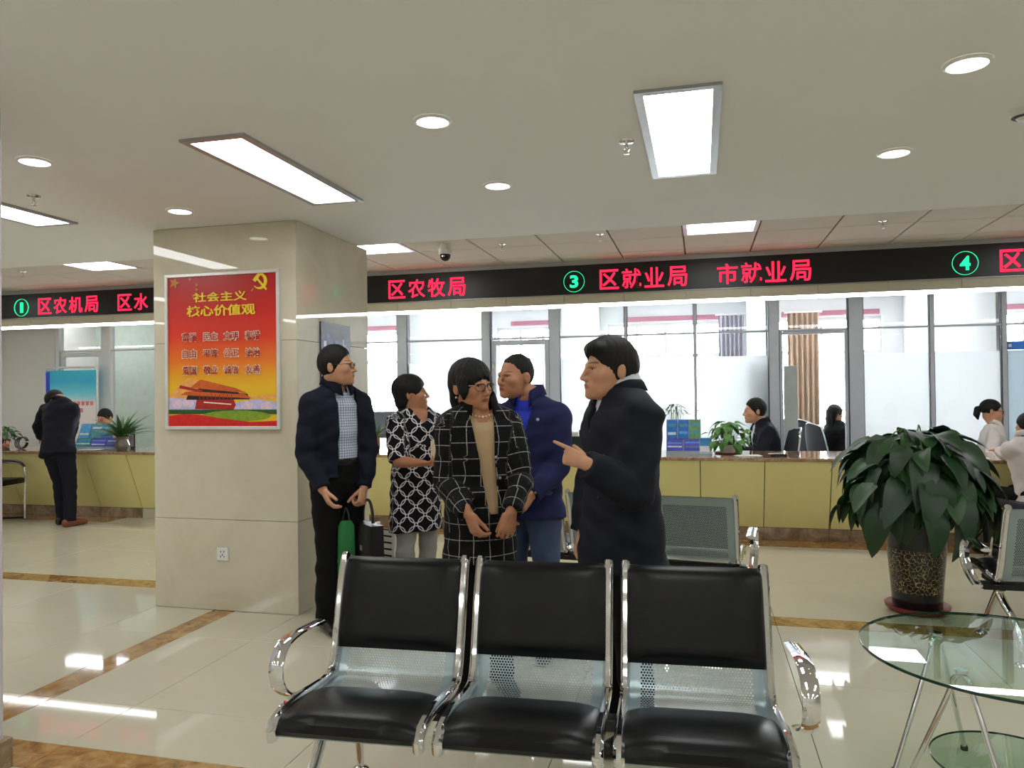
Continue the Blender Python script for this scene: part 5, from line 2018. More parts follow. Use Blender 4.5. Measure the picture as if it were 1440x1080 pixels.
def hand_prims(wrist, fwd, palm, thumb, pose, sc=1.0):
    """palm normal = where the palm looks; thumb = side the thumb leaves"""
    f = nrm(fwd)
    n = np.asarray(palm, dtype=np.float32)
    n = nrm(n - f * float(n @ f))
    s = np.cross(f, n)
    if float(s @ np.asarray(thumb, dtype=np.float32)) < 0:
        s = -s
    w = np.array(wrist, dtype=np.float32)

    def P(a, b_, c):
        return w + (f * a + s * b_ + n * c) * sc
    prims = [Tube([P(-0.03, 0, 0), P(0.0, 0, 0), P(0.035, 0.001, 0), P(0.075, 0.0, 0.0), P(0.088, -0.001, 0.0)], [0.026 * sc, 0.027 * sc, 0.036 * sc, 0.040 * sc, 0.037 * sc], [0.021 * sc, 0.019 * sc, 0.017 * sc, 0.0145 * sc, 0.011 * sc], side=tuple(s))]
    angs, th = HAND_POSES[pose]
    for i in range(4):
        L = (0.072, 0.080, 0.074, 0.058)[i] * sc
        b0 = P(0.086 - (0.006 if i == 3 else 0.0), 0.030 - 0.0205 * i, 0)
        seg = (0.46 * L, 0.30 * L, 0.24 * L)
        a = 0.0
        pts = [b0]
        spread = (0.03 - 0.02 * i)
        for j in range(3):
            a += math.radians(angs[i][j])
            dr = f * math.cos(a) + n * math.sin(a) + s * spread * math.cos(a)
            pts.append(pts[-1] + dr * seg[j])
        r0 = (0.0092, 0.0095, 0.009, 0.0078)[i] * sc
        prims.append(Tube(pts, [r0, r0 * 0.94, r0 * 0.86, r0 * 0.74]))
    t0 = P(0.022, 0.026, 0.006)
    td = nrm(f * th[0] + s * th[1] + n * th[2])
    t1 = t0 + td * 0.036 * sc
    td2 = nrm(td * 0.8 + f * 0.3 + n * 0.25)
    t2 = t1 + td2 * 0.032 * sc
    t3 = t2 + nrm(td2 + f * 0.3) * 0.024 * sc
    prims.append(Tube([t0, t1, t2, t3], [0.015 * sc, 0.0115 * sc, 0.0098 * sc, 0.008 * sc]))
    return prims


def bounds(prims, pad=0.03):
    lo, hi = np.full(3, 9e9), np.full(3, -9e9)
    for q in prims:
        if isinstance(q, Tube):
            for i, p in enumerate(q.P):
                r = max(q.a[i], q.b[i])
                lo, hi = np.minimum(lo, p - r), np.maximum(hi, p + r)
        else:
            r = float(q.r.max())
            lo, hi = np.minimum(lo, q.c - r), np.maximum(hi, q.c + r)
    return lo - pad, hi + pad


def garment(name, prims, material, root, k=0.03, h=0.008, amp=0.003, seed=1, extra=None, pad=0.03):
    """cloth shell from tubes; extra(p, d) may carve openings; pattern coordinates follow each limb"""
    def fn(p):
        d = union(p, prims, k)
        if amp:
            d = d + wrinkle(p, amp, seed)
        return extra(p, d) if extra else d
    lo, hi = bounds(prims, pad)
    v, f = surface(fn, lo, hi, h)
    vp = v.astype(np.float32)
    best = None
    for n_, q in enumerate(prims):
        if not isinstance(q, Tube):
            continue
        d, u, s = q.full(vp, True)
        if best is None:
            best, U, S = d, u + 0.31 * n_, s
        else:
            m = d < best
            best, U, S = np.where(m, d, best), np.where(m, u + 0.31 * n_, U), np.where(m, s, S)
    cuv = np.stack([U, S, np.zeros_like(U)], 1)
    me = np_mesh(name, v, f, [material], {'cuv': ('FLOAT_VECTOR', cuv)})
    return link(name, me, root)


def person(S):
    """S: dict with label, pos, rz, H, pose and clothes; everything in the person's own frame (faces -Y)"""
    H = S['H']
    k = H / 1.70
    bw = S.get('build', 1.0)                       # girth
    sw = S.get('shoulder', 0.19) * k
    root = thing('person', S['label'], 'person', (S['pos'][0], S['pos'][1], S.get('z', 0.0)), S['rz'], S.get('group'))
    inv = rotz(-S['rz'])
    org = np.array([S['pos'][0], S['pos'][1], S.get('z', 0.0)])

    def W(pt):                                     # world -> own frame
        return inv @ (np.array(pt, dtype=np.float64) - org)
    hi_res = S.get('detail', 1)
    sit = S.get('sit', False)
    zp = S.get('pelvis_z', 0.50 if sit else 0.93 * k)
    pel = np.array([0, 0, zp])
    lean = math.radians(S.get('lean', 0.0))        # forward
    side = math.radians(S.get('tilt', 0.0))
    up = roty(side) @ rotx(lean) @ np.array([0, 0, 1.0])
    fwd = rotx(lean) @ np.array([0, -1.0, 0])
    tw = math.radians(S.get('twist', 0.0))
    sx = rotz(tw) @ np.array([1.0, 0, 0])

    def sp(z, y=0.0, x=0.0):                       # a point on the spine, z above pelvis
        return pel + up * z - fwd * y + sx * x
    Ltor = 0.475 * k
    neck = sp(Ltor + 0.05 * k, 0.012)
    sh = {s: sp(Ltor - 0.062 * k, 0.008) + sx * s * (sw - 0.008) for s in (-1, 1)}
    J = {}
    for s, nm in ((-1, 'L'), (1, 'R')):
        a = S.get('arm' + nm, {})
        sh_s = W(a['shoulder']) if 'shoulder' in a else sh[s]
        sh[s] = sh_s
        el = W(a['elbow']) if 'elbow' in a else sh_s + np.array([s * 0.045, 0.03, -0.30 * k])
        wr = W(a['wrist']) if 'wrist' in a else el + np.array([s * 0.0, -0.035, -0.245 * k])
        # keep natural bone lengths
        lu, lf = 0.295 * k, 0.25 * k
        el = sh_s + (el - sh_s) / max(np.linalg.norm(el - sh_s), 1e-6) * lu
        if 'wrist' in a:
            wr = el + (wr - el) / max(np.linalg.norm(wr - el), 1e-6) * lf
        J[s] = (sh_s, el, wr, a)
    hip = {s: pel + np.array([s * 0.088 * k, 0, -0.03]) for s in (-1, 1)}
    legs = S.get('legs', {})
    LG = {}
    for s, nm in ((-1, 'L'), (1, 'R')):
        if sit:
            kn = hip[s] + np.array([s * 0.04, -0.42 * k, 0.02])
            an = kn + np.array([0, 0.04, -0.40 * k])
            an[2] = max(an[2], 0.08)
        else:
            an = np.array(legs.get(nm, (s * 0.10, 0.02, 0.085)), dtype=float)
            kn = (hip[s] + an) / 2 + np.array([0, legs.get('bend', -0.02), 0.02])
        LG[s] = (hip[s], kn, an)
    # head
    hd = S.get('head', {})
    hr = rotz(math.radians(hd.get('yaw', 0))) @ rotx(math.radians(hd.get('pitch', 0))) @ roty(math.radians(hd.get('roll', 0)))
    hs = hd.get('size', 1.0) * (0.97 + 0.03 * k)
    hc = W(hd['at']) if 'at' in hd else neck + up * 0.145 * k + fwd * 0.02
    R32 = hr.astype(np.float32)

    def to_head(p):
        return ((p - hc.astype(np.float32)) @ R32) / np.float32(hs)

    # ---- body: head and neck, hands, trunk and limbs in one mesh
    vs, fs, tints = [], [], []
    off = 0

    def push(v, f, t=None):
        nonlocal off
        vs.append(v)
        fs.append(f + off)
        tints.append(np.ones((len(v), 4), dtype=np.float32) if t is None else t)
        off += len(v)
    hfn = head_fn(hd.get('face', 1.0), hd.get('jaw', 1.0))
    nr = S.get('neck', 0.056) * k
    nk_top = hc + hr @ np.array([0, 0.022, -0.055]) * hs
    neck_t = Tube([neck - up * 0.07, neck, nk_top * 0.45 + neck * 0.55, nk_top], [nr * 1.5, nr * 1.12, nr, nr * 0.98], [nr * 1.25, nr * 1.08, nr * 1.0, nr * 1.0])

    chest = None
    if S.get('chest'):
        g_ = -0.010
        chest = Tube([sp(0.28 * k, 0.004), sp(0.37 * k, 0.004), sp(0.44 * k, 0.004), sp(Ltor + 0.02 * k, 0.004)], [(x_ * k * bw + g_) for x_ in (0.166, 0.174, 0.140, 0.080)], [(x_ * k * bw + g_) for x_ in (0.120, 0.116, 0.098, 0.068)], side=tuple(sx))

    def hn(p):
        n_ = neck_t.d(p)
        if chest is not None:
            n_ = smin(n_, chest.d(p), 0.03)
        return smin(hfn(to_head(p)) * hs, n_, 0.018)
    lo = np.minimum(hc - 0.16, neck - 0.12)
    hi = np.maximum(hc + 0.16, neck + 0.10)
    if chest is not None:
        l2, h2 = bounds([chest], 0.02)
        lo, hi = np.minimum(lo, l2), np.maximum(hi, h2)
    v, f = surface(hn, lo, hi, 0.0042 if hi_res else 0.007)
    hp = to_head(v.astype(np.float32))
    push(v, f, head_tint(hp, hd.get('brow', 0.25), hd.get('lips', (0.74, 0.46, 0.46))))
    for s in (-1, 1):
        sh_s, el, wr, a = J[s]
        if a.get('hand', 'relaxed') is None:
            continue
        fw_ = (inv @ np.array(a['fwd'])) if 'fwd' in a else (wr - el)
        pn = (inv @ np.array(a['palm'])) if 'palm' in a else np.array([-s, 0.25, 0])
        thn = (inv @ np.array(a['thumb'])) if 'thumb' in a else np.array([0, -1, 0.1])
        hps = hand_prims(wr, fw_, pn, thn, a.get('hand', 'relaxed'), S.get('hand_size', 1.0) * k)
        if S.get('bare_arm'):
            hps.append(Tube([el, (el + wr) / 2, wr], [0.044 * k, 0.040 * k, 0.027 * k], [0.042 * k, 0.036 * k, 0.022 * k]))
        else:
            hps.append(Tube([(el * 0.3 + wr * 0.7), wr], [0.032 * k, 0.026 * k]))
        lo, hi = bounds(hps, 0.02)
        v, f = surface(lambda p: union(p, hps, 0.006), lo, hi, 0.0036 if hi_res else 0.0065)
        push(v, f)
    trunk = [Tube([sp(-0.06), sp(0.10 * k), sp(0.28 * k), sp(0.42 * k), sp(Ltor + 0.02)], [0.13 * k, 0.115 * k, 0.125 * k, 0.13 * k, 0.08 * k], [0.085 * k, 0.08 * k, 0.09 * k, 0.085 * k, 0.06 * k], side=tuple(sx))]
    for s in (-1, 1):
        trunk.append(Tube([J[s][0], J[s][1], J[s][2]], [0.045 * k, 0.038 * k, 0.024 * k]))
        trunk.append(Tube([LG[s][0], LG[s][1], LG[s][2]], [0.07 * k, 0.05 * k, 0.034 * k]))
    lo, hi = bounds(trunk, 0.05)
    v, f = surface(lambda p: union(p, trunk, 0.03), lo, hi, 0.018)
    push(v, f)
    me = np_mesh('body', np.concatenate(vs), np.concatenate(fs), [S.get('skin', 'skin')], {'tint': ('FLOAT_COLOR', np.concatenate(tints))})
    link('body', me, root)

    # ---- hair and eyes
    if S.get('hair'):
        hf = hair_fn(S['hair'])
        v, f = surface(lambda p: hf(to_head(p)) * hs, hc - 0.22 * hs, hc + 0.18 * hs, 0.0045 if hi_res else 0.007)
        link('hair', np_mesh('hair', v, f, [S.get('hair_mat', 'hair_black')]), root)
    if hi_res:
        for s in (-1, 1):
            e = hc + hr @ (np.array([s * 0.031, -0.0725, 0.003]) * hs)
            eo = MB().sphere((0, 0, 0), 0.0122 * hs, 16).build('eye', 'eye_white', root, 'all')
            eo.location = e
            gz = hr @ rotz(math.radians(hd.get('gaze', 0))) @ np.array([0, -1.0, -0.05])
            MB().sphere(tuple(gz * 0.0056 * hs), 0.0074 * hs, 14).build('iris', 'iris', eo, 'all')
    if S.get('glasses'):
        gm = mat('spectacle_frame', (24, 18, 22), 0.25)
        g = MB()
        for s in (-1, 1):
            pts = []
            for q in range(20):
                a_ = 2 * math.pi * q / 20
                cx, cz = math.cos(a_), math.sin(a_)
                pts.append(hc + hr @ (np.array([s * 0.033 + 0.026 * math.copysign(abs(cx) ** 0.7, cx), -0.107 + 0.010 * (abs(s * 0.033 + 0.026 * cx) / 0.06) ** 2, -0.001 + 0.0165 * math.copysign(abs(cz) ** 0.7, cz)]) * hs))
            g.tube(pts, 0.0017, 6, closed=True)
        g.tube([hc + hr @ (np.array([x_, -0.109, 0.004 + y_]) * hs) for x_, y_ in ((-0.008, 0), (0, 0.003), (0.008, 0))], 0.0016, 6)
        go = g.build('glasses', gm, root, True)
        tm_ = mat('temple_pale', (206, 190, 170), 0.3) if S['glasses'] == 'pale' else gm
        for s in (-1, 1):
            MB().tube([hc + hr @ (np.array(q) * hs) for q in ((s * 0.060, -0.098, 0.008), (s * 0.074, -0.060, 0.008), (s * 0.079, 0.005, 0.006), (s * 0.079, 0.022, -0.008))], 0.0022, 6).build('temple', tm_, go, True)
            pts = [hc + hr @ (np.array([s * 0.033 + 0.024 * math.cos(2 * math.pi * q / 16), -0.1065, -0.001 + 0.015 * math.sin(2 * math.pi * q / 16)]) * hs) for q in range(16)]
            MB().add([tuple(q) for q in pts], [tuple(range(16))]).build('lens', 'clear_glass', go, fix=False)

    # ---- clothes
    def torso(g, z0, z1=None, hem_a=None, belly=1.0):
        zz = [z0, 0.0, 0.12 * k, 0.26 * k, 0.37 * k, 0.44 * k, Ltor + 0.015 * k]
        aa = [0.184, 0.172, 0.158, 0.166, 0.174, 0.140, 0.072]
        bb = [0.130, 0.122, 0.112 * belly, 0.120, 0.116, 0.094, 0.062]
        if z0 > 0:
            zz, aa, bb = zz[2:], aa[2:], bb[2:]
            zz[0] = z0
        aa = [x * k * bw + g for x in aa]
        bb = [x * k * bw + g for x in bb]
        if hem_a:
            aa[0] += hem_a
            bb[0] += hem_a
        return Tube([sp(z, 0.004 if z > 0.3 else 0.0) for z in zz], aa, bb, side=tuple(sx), flat0=True)

    def sleeve(s, r0, r1, r2, frac=1.0):
        a, b_, c, _ = J[s]
        if frac >= 1:
            c2 = b_ + (c - b_) * (frac - 0.0 if frac > 1 else 0.97)
            pts = [a * 0.88 + sp(Ltor - 0.03) * 0.12, a, (a + b_) / 2, b_, (b_ + c) / 2, c2]
            rr = [r0 * 0.95, r0, (r0 + r1) / 2, r1, (r1 + r2) / 2 + 0.002, r2]
        else:
            e2 = a + (b_ - a) * frac
            pts = [a * 0.88 + sp(Ltor - 0.03) * 0.12, a, (a + e2) / 2, e2]
            rr = [r0 * 0.95, r0, (r0 + r1) / 2, r1]
        return Tube(pts, [x * k * bw for x in rr], [x * k * bw for x in rr], side=(0, 1, 0.2), flat1=True)
    C = S['clothes']
    hh = 0.0075 if hi_res else 0.012
    if 'trousers' in C:
        c = C['trousers']
        pr = []
        wl = c.get('w', 1.0)
        for s in (-1, 1):
            a, b_, d_ = LG[s]
            pr.append(Tube([a + np.array([0, 0, 0.06]), a * 0.7 + b_ * 0.3, b_, b_ * 0.4 + d_ * 0.6, d_ + np.array([0, 0, -0.035])], [0.088 * k * bw * wl, 0.090 * k * bw * wl, 0.068 * k * bw * wl, 0.062 * k * wl, 0.058 * k * wl], [0.098 * k * bw * wl, 0.096 * k * bw * wl, 0.070 * k * bw * wl, 0.068 * k * wl, 0.066 * k * wl], flat1=True))
        pr.append(Tube([pel + np.array([0, 0, -0.06]), sp(0.02), sp(0.085 * k)], [0.156 * k * bw, 0.156 * k * bw, 0.148 * k * bw], [0.108 * k * bw, 0.108 * k * bw, 0.102 * k * bw], flat1=True))
        garment('trousers', pr, c['mat'], root, 0.025, hh, 0.0028, 3)
        if not sit or True:
            for s in (-1, 1):
                d_ = LG[s][2]
                yw = math.radians(S.get('toe', {}).get('L' if s < 0 else 'R', s * 8))
                R_ = rotz(yw)
                o_ = np.array([d_[0], d_[1], 0])
                sc_f = 0.95 * k

                def FP(x, y, z):
                    return o_ + R_ @ (np.array([x, y, z]) * sc_f)
                sho = [Tube([FP(0, 0.055, 0.045), FP(0, 0.0, 0.05), FP(0, -0.08, 0.042), FP(0, -0.155, 0.032), FP(0, -0.185, 0.028)], [0.036, 0.037, 0.044, 0.042, 0.028], [0.046, 0.05, 0.040, 0.030, 0.022], side=tuple(R_ @ np.array([1.0, 0, 0])))]
                zb = 0.006

                def sfn(p):
                    d = union(p, sho, 0.01)
                    return np.maximum(d, (zb - p[:, 2]))
                lo, hi = bounds(sho, 0.02)
                v, f = surface(sfn, lo, hi, 0.007)
                v[:, 2] = np.maximum(v[:, 2], 0.001)
                link('shoe', np_mesh('shoe', v, f, [c.get('shoe' + ('L' if s < 0 else 'R'), c.get('shoe', 'shoe_black'))]), root)
    if 'belt' in C:
        garment('belt', [Tube([sp(0.045 * k), sp(0.085 * k)], [0.162 * k * bw] * 2, [0.114 * k * bw] * 2, side=tuple(sx), flat0=True, flat1=True)], 'belt_black', root, 0.01, hh, 0.0)
    if 'shirt' in C:
        c = C['shirt']
        pr = [torso(c.get('g', -0.004), c.get('hem', 0.06 * k))]
        fr_ = c.get('sleeve')
        if fr_:
            for s in (-1, 1):
                pr.append(sleeve(s, *c.get('radii', (0.066, 0.056, 0.044)), frac=fr_))

        vz = c.get('vneck', 0.0)

        def neckhole(p, d):
            q = Tube([neck - up * 0.015 + fwd * 0.012, neck + up * 0.2 + fwd * 0.03], [nr * 1.18, nr * 1.9], [nr * 1.2, nr * 1.9])
            d = np.maximum(d, -q.d(p))
            if vz:
                rel = p - np.array(neck, dtype=np.float32)
                x = rel @ sx.astype(np.float32)
                z = rel @ up.astype(np.float32)
                y = rel @ (-fwd).astype(np.float32)
                wv = np.sqrt(np.clip((z + vz) / vz, 0, 1.4)) * c.get('vw', 0.085)
                d = np.maximum(d, -np.maximum(np.maximum(np.abs(x) - wv, y + 0.01), -(z + vz)) * 0.8)
            return d
        garment('shirt', pr, c['mat'], root, 0.028, hh, c.get('amp', 0.0025), 5, neckhole)
        if c.get('collar'):
            collar_ring(root, neck, up, fwd, sx, nr * 1.10, c.get('collar_h', 0.040), c['collar'], 0.45, 'shirt_collar', c.get('gape', 0.5), drop=0.012)
    if 'jacket' in C:
        c = C['jacket']
        hem = c.get('hem', -0.10) * k
        pr = [torso(c.get('g', 0.014), hem, hem_a=c.get('flare', 0.0))]
        for s in (-1, 1):
            pr.append(sleeve(s, *c.get('radii', (0.070, 0.062, 0.049)), frac=1.0))
        op = c.get('open')       # (half width at neck, at mid, at hem, z of the lowest opening above pelvis)

        def carve(p, d):
            q = Tube([neck - up * 0.02 + fwd * 0.012, neck + up * 0.2 + fwd * 0.03], [nr * 1.32, nr * 2.0], [nr * 1.30, nr * 2.0])
            d = np.maximum(d, -q.d(p))
            if op:
                rel = p - pel.astype(np.float32)
                z = rel @ up.astype(np.float32)
                x = rel @ sx.astype(np.float32) - (np.interp(z, np.array(op['z']) * k, op['cxs']).astype(np.float32) if 'cxs' in op else op.get('cx', 0.0))
                y = rel @ (-fwd).astype(np.float32)
                zs = np.array(op['z'], dtype=np.float32) * k
                wv = np.interp(z, zs, np.array(op['w'], dtype=np.float32) * k)
                cu = np.maximum(np.maximum(np.abs(x) - wv, y + 0.02), zs[0] - z)
                cu = np.where(wv <= 0.0005, 1.0, cu)
                dd = np.maximum(d, -cu)
                # sleeves are never cut
                sl = np.minimum(pr[1].d(p), pr[2].d(p)) + 0.004
                keep = (y < -0.16 * bw * k) | (sl < -0.004)
                d = np.where(keep, d, dd)
            return d
        garment('jacket', pr, c['mat'], root, c.get('k', 0.060), hh, c.get('amp', 0.0035), S.get('seed', 1), carve)
        if c.get('collar'):
            collar_ring(root, neck, up, fwd, sx, nr * 1.32, c.get('collar_h', 0.05), c['mat'], 0.75, 'jacket_collar', c.get('gape', 0.7), drop=0.03)
    return {'root': root, 'W': W, 'hc': hc, 'hr': hr, 'hs': hs, 'neck': neck, 'sp': sp, 'J': J, 'fwd': fwd, 'up': up, 'sx': sx, 'k': k, 'pel': pel, 'nr': nr}


def collar_ring(root, neck, up, fwd, sx, r, h, material, flare, name, gape, drop):
    """folded collar: standing band and the fall outside it, open at the front"""
    b = MB()
    n = 28
    rows = []
    prof_ = [(0.0, -drop, 1.00), (0.003, h * 0.75, 0.98), (0.008, h * 0.95, 1.0), (0.014, h * 0.7, 1.06), (0.020 + 0.014 * flare, -drop * 0.2 - 0.004, 1.12 + 0.10 * flare)]
    for i in range(n + 1):
        a = -math.pi + gape * 0.35 + (2 * math.pi - gape * 0.7) * i / n
        ca, sa = math.cos(a), math.sin(a)     # a = 0 at the back
        front = max(0.0, -ca)
        row = []
        for o, z, rs in prof_:
            rad = r * rs + o * 0.3
            p = neck + sx * (sa * rad) - fwd * (ca * rad * 1.05 - 0.006) + up * (z - 0.035 * front * front + 0.01 * (1 - front))
            if o > 0.015:
                p = p - up * (0.03 * front) + fwd * 0.016 * front + sx * (sa * r * 0.08 * front)
            row.append(tuple(p))
        rows.append(row)
    m = len(prof_)
    vs = [q for r_ in rows for q in r_]
    fs = [(i * m + j, (i + 1) * m + j, (i + 1) * m + j + 1, i * m + j + 1) for i in range(n) for j in range(m - 1)]
    me = b.add(vs, fs)
    o = b.build(name, material, root, 'all', fix=False)
    md = o.modifiers.new('thick', 'SOLIDIFY')
    md.thickness = 0.004
    md.offset = 0
    return o
# ---------------------------------------------------------------- the people
def wx(px, Y, y=600):
    return at(px, y, Y).x


# tall man by the column
tall = person(dict(label='tall man in navy jacket and checked shirt holding a briefcase', pos=(wx(474, 4.24), 4.24), rz=math.radians(60), H=1.73, shoulder=0.185, build=0.96, seed=2,
    head=dict(at=at(473, 515, 4.20), yaw=42, pitch=-2, size=1.02), hair='short', glasses='dark', skin='skin',
    armL=dict(elbow=at(431, 622, 4.05), wrist=at(446, 672, 4.00), palm=(0.9, 0.4, 0), thumb=(0.3, -1, 0)),
    armR=dict(elbow=at(517, 622, 4.38), wrist=at(513, 674, 4.30), hand='fist', palm=(-1, 0.2, 0), thumb=(0.2, -1, 0.1)),
    legs=dict(L=(-0.10, -0.02, 0.085), R=(0.10, 0.05, 0.085)), toe=dict(L=-12, R=12),
    clothes=dict(trousers=dict(mat='black_cloth'), belt=True,
                 shirt=dict(mat='check_shirt', collar='check_shirt', hem=0.06, gape=0.9),
                 jacket=dict(mat='navy_cloth', hem=-0.02, collar=True, open=dict(z=[-0.05, 0.05, 0.30, 0.46, 0.55], w=[0.085, 0.075, 0.070, 0.070, 0.075], cx=0.012)))))
# woman in the ring patterned top
ring = person(dict(label='short haired woman in black top with white ring pattern', pos=(wx(584, 4.72), 4.72), rz=math.radians(58), H=1.55, shoulder=0.175, build=1.08, seed=3,
    head=dict(at=at(577, 554, 4.70), yaw=58, pitch=-6, size=1.0, jaw=0.95), hair='pixie', skin='skin_tan', bare_arm=True, chest=True,
    armL=dict(elbow=at(562, 664, 4.46), wrist=at(606, 652, 4.36), hand='fold', palm=(0.1, 0.3, 1), thumb=(0, 1, 0.3)),
    armR=dict(elbow=at(632, 655, 4.75), wrist=at(618, 648, 4.48), hand='fold', palm=(-0.6, 0.2, 0.8), thumb=(0, 0.6, 1)),
    clothes=dict(trousers=dict(mat='grey_trousers', w=0.95, shoe='shoe_black'),
                 shirt=dict(mat='ring_cloth', hem=-0.33, g=0.012, sleeve=0.98, radii=(0.072, 0.066, 0.06), vneck=0.10, vw=0.070, amp=0.003))))
# woman in the plaid jacket
pld = person(dict(label='woman in black plaid jacket and glasses with folded hands', pos=(wx(674, 3.45), 3.45), rz=math.radians(28), H=1.60, shoulder=0.168, build=0.95, seed=4,
    head=dict(at=at(662, 543, 3.43), yaw=32, pitch=3, size=1.0, jaw=0.92, lips=(0.72, 0.40, 0.42), roll=-3), hair='layered', glasses='pale', skin='skin_tan', chest=True,
    armL=dict(elbow=at(626, 690, 3.36), wrist=at(671, 738, 3.17), hand='fold', fwd=(0.42, -0.10, -0.9), palm=(0.6, 0.75, 0.1), thumb=(0.5, -0.6, 0.1)),
    armR=dict(elbow=at(738, 688, 3.42), wrist=at(713, 738, 3.17), hand='fold', fwd=(-0.22, -0.10, -0.95), palm=(-0.4, 0.9, 0.0), thumb=(-0.8, -0.5, 0.0)),
    clothes=dict(trousers=dict(mat='black_cloth', w=1.05),
                 shirt=dict(mat='beige_knit', hem=-0.02, g=0.0, amp=0.002, vneck=0.085, vw=0.068),
                 jacket=dict(mat='plaid_cloth', hem=-0.26, collar=True, gape=1.6, flare=0.0, g=0.016, radii=(0.070, 0.062, 0.050), open=dict(z=[-0.03, 0.05, 0.25, 0.42, 0.55], w=[0.020, 0.030, 0.040, 0.056, 0.07], cxs=[0.045, 0.036, 0.014, 0.0, -0.004])))))
# man in the blue jacket
blu = person(dict(label='man in blue jacket and jeans looking to the left', pos=(wx(744, 4.00), 4.00), rz=math.radians(-12), H=1.64, shoulder=0.19, build=1.0, seed=5,
    head=dict(at=at(725, 530, 3.97), yaw=-24, pitch=2, size=1.0), hair='crew', skin='skin_tan', hair_mat='hair_soft',
    armL=dict(elbow=at(700, 660, 4.0), wrist=at(712, 715, 3.85)),
    armR=dict(elbow=at(786, 655, 3.93), wrist=at(738, 705, 3.72), palm=(0, 1, 0.2), thumb=(-0.4, 0, 1)),
    clothes=dict(trousers=dict(mat='jeans', w=1.08),
                 shirt=dict(mat='royal_shirt', collar='royal_shirt', hem=0.05, gape=1.2),
                 jacket=dict(mat='blue_cloth', hem=-0.15, flare=0.012, collar=True, gape=1.4, open=dict(z=[0.24, 0.30, 0.42, 0.55], w=[0.0, 0.022, 0.055, 0.07], cx=-0.0)))))
# pointing man in the dark jacket
pnt = person(dict(label='man in dark navy jacket pointing to the left', pos=(wx(872, 3.12), 3.12), rz=math.radians(-57), H=1.66, shoulder=0.180, build=1.12, seed=6, neck=0.062, hand_size=0.90,
    head=dict(at=at(858, 520, 3.10), yaw=-5, pitch=1, size=1.05, face=1.05, jaw=1.12), hair='sidepart', skin='skin',
    armL=dict(elbow=at(830, 690, 3.35), wrist=at(822, 740, 3.25), hand='relaxed'),
    armR=dict(elbow=at(892, 692, 2.90), wrist=at(817, 648, 2.76), hand='point', fwd=(-0.90, 0.12, 0.36), palm=(0.1, 1, -0.1), thumb=(0.2, 0, 1)),
    clothes=dict(trousers=dict(mat='black_cloth', w=1.05), belt=True,
                 shirt=dict(mat='white_shirt', collar='white_shirt', hem=0.06, gape=0.7, collar_h=0.066),
                 jacket=dict(mat='dark_navy_cloth', hem=-0.20, collar=True, gape=1.0, collar_h=0.036, g=0.018, flare=0.012, radii=(0.076, 0.068, 0.054), open=dict(z=[0.36, 0.40, 0.46, 0.55], w=[0.0, 0.012, 0.03, 0.05])))))
# man leaning on the counter
ctr = person(dict(label='man in dark suit leaning over the counter, seen from behind', pos=(wx(82, 6.93, 650), 6.93), rz=math.radians(176), H=1.72, shoulder=0.20, build=1.05, lean=13, tilt=11, seed=7, detail=0,
    head=dict(at=at(77, 564, 7.12), yaw=-14, pitch=14), hair='short', skin='skin_tan', pelvis_z=0.885,
    armL=dict(elbow=at(101, 620, 7.25), wrist=at(96, 630, 7.48), hand='flat', palm=(0, 0, -1), thumb=(-1, 0, 0)),
    armR=dict(elbow=at(50, 612, 7.18), wrist=at(62, 628, 7.46), hand='flat', palm=(0, 0, -1), thumb=(1, 0, 0)),
    legs=dict(L=(-0.20, 0.03, 0.09), R=(0.00, -0.05, 0.085), bend=-0.03),
    clothes=dict(trousers=dict(mat='suit_cloth', shoe='shoe_black', shoeL='shoe_brown'), jacket=dict(mat='suit_cloth', hem=-0.12, collar=True, collar_h=0.024, gape=0.4))))
# clerk behind the counter
clk = person(dict(label='clerk in dark suit sitting behind the counter, facing left', pos=(wx(1082, 8.80), 8.80), rz=math.radians(-78), H=1.70, sit=True, pelvis_z=0.53, shoulder=0.215, build=1.18, lean=10, seed=8, detail=0,
    head=dict(at=at(1062, 578, 8.78), yaw=-8, pitch=4, size=1.12), hair='short', skin='skin',
    armR=dict(elbow=at(1072, 628, 8.55), wrist=at(1042, 634, 8.46), hand='flat', palm=(0, 0, -1), thumb=(0, 1, 0)),
    armL=dict(elbow=at(1070, 625, 9.0), wrist=at(1050, 632, 8.75), hand='flat', palm=(0, 0, -1), thumb=(0, -1, 0)),
    clothes=dict(trousers=dict(mat='suit_cloth'), shirt=dict(mat='white_shirt', collar='white_shirt', hem=0.06, collar_h=0.05), jacket=dict(mat='suit_cloth', hem=-0.06, collar=True, gape=1.4, open=dict(z=[0.2, 0.26, 0.40, 0.55], w=[0.0, 0.02, 0.055, 0.07])))))
# woman with ponytail
pny = person(dict(label='woman with ponytail in white blouse behind the counter', pos=(wx(1384, 8.80), 8.80), rz=math.radians(78), H=1.60, sit=True, pelvis_z=0.55, shoulder=0.165, lean=12, seed=9, detail=0,
    head=dict(at=at(1394, 578, 8.78), yaw=8, pitch=8), hair='ponytail', glasses='dark', skin='skin',
    armL=dict(elbow=at(1396, 625, 8.58), wrist=at(1420, 630, 8.52), hand='flat', palm=(0, 0, -1), thumb=(0, 1, 0)),
    armR=dict(elbow=at(1405, 620, 8.95), wrist=at(1425, 628, 8.75), hand='flat', palm=(0, 0, -1), thumb=(0, -1, 0)),
    clothes=dict(trousers=dict(mat='black_cloth'), shirt=dict(mat='blush_shirt', collar='blush_shirt', hem=-0.05, g=0.008, sleeve=1.0, radii=(0.068, 0.058, 0.046)))))
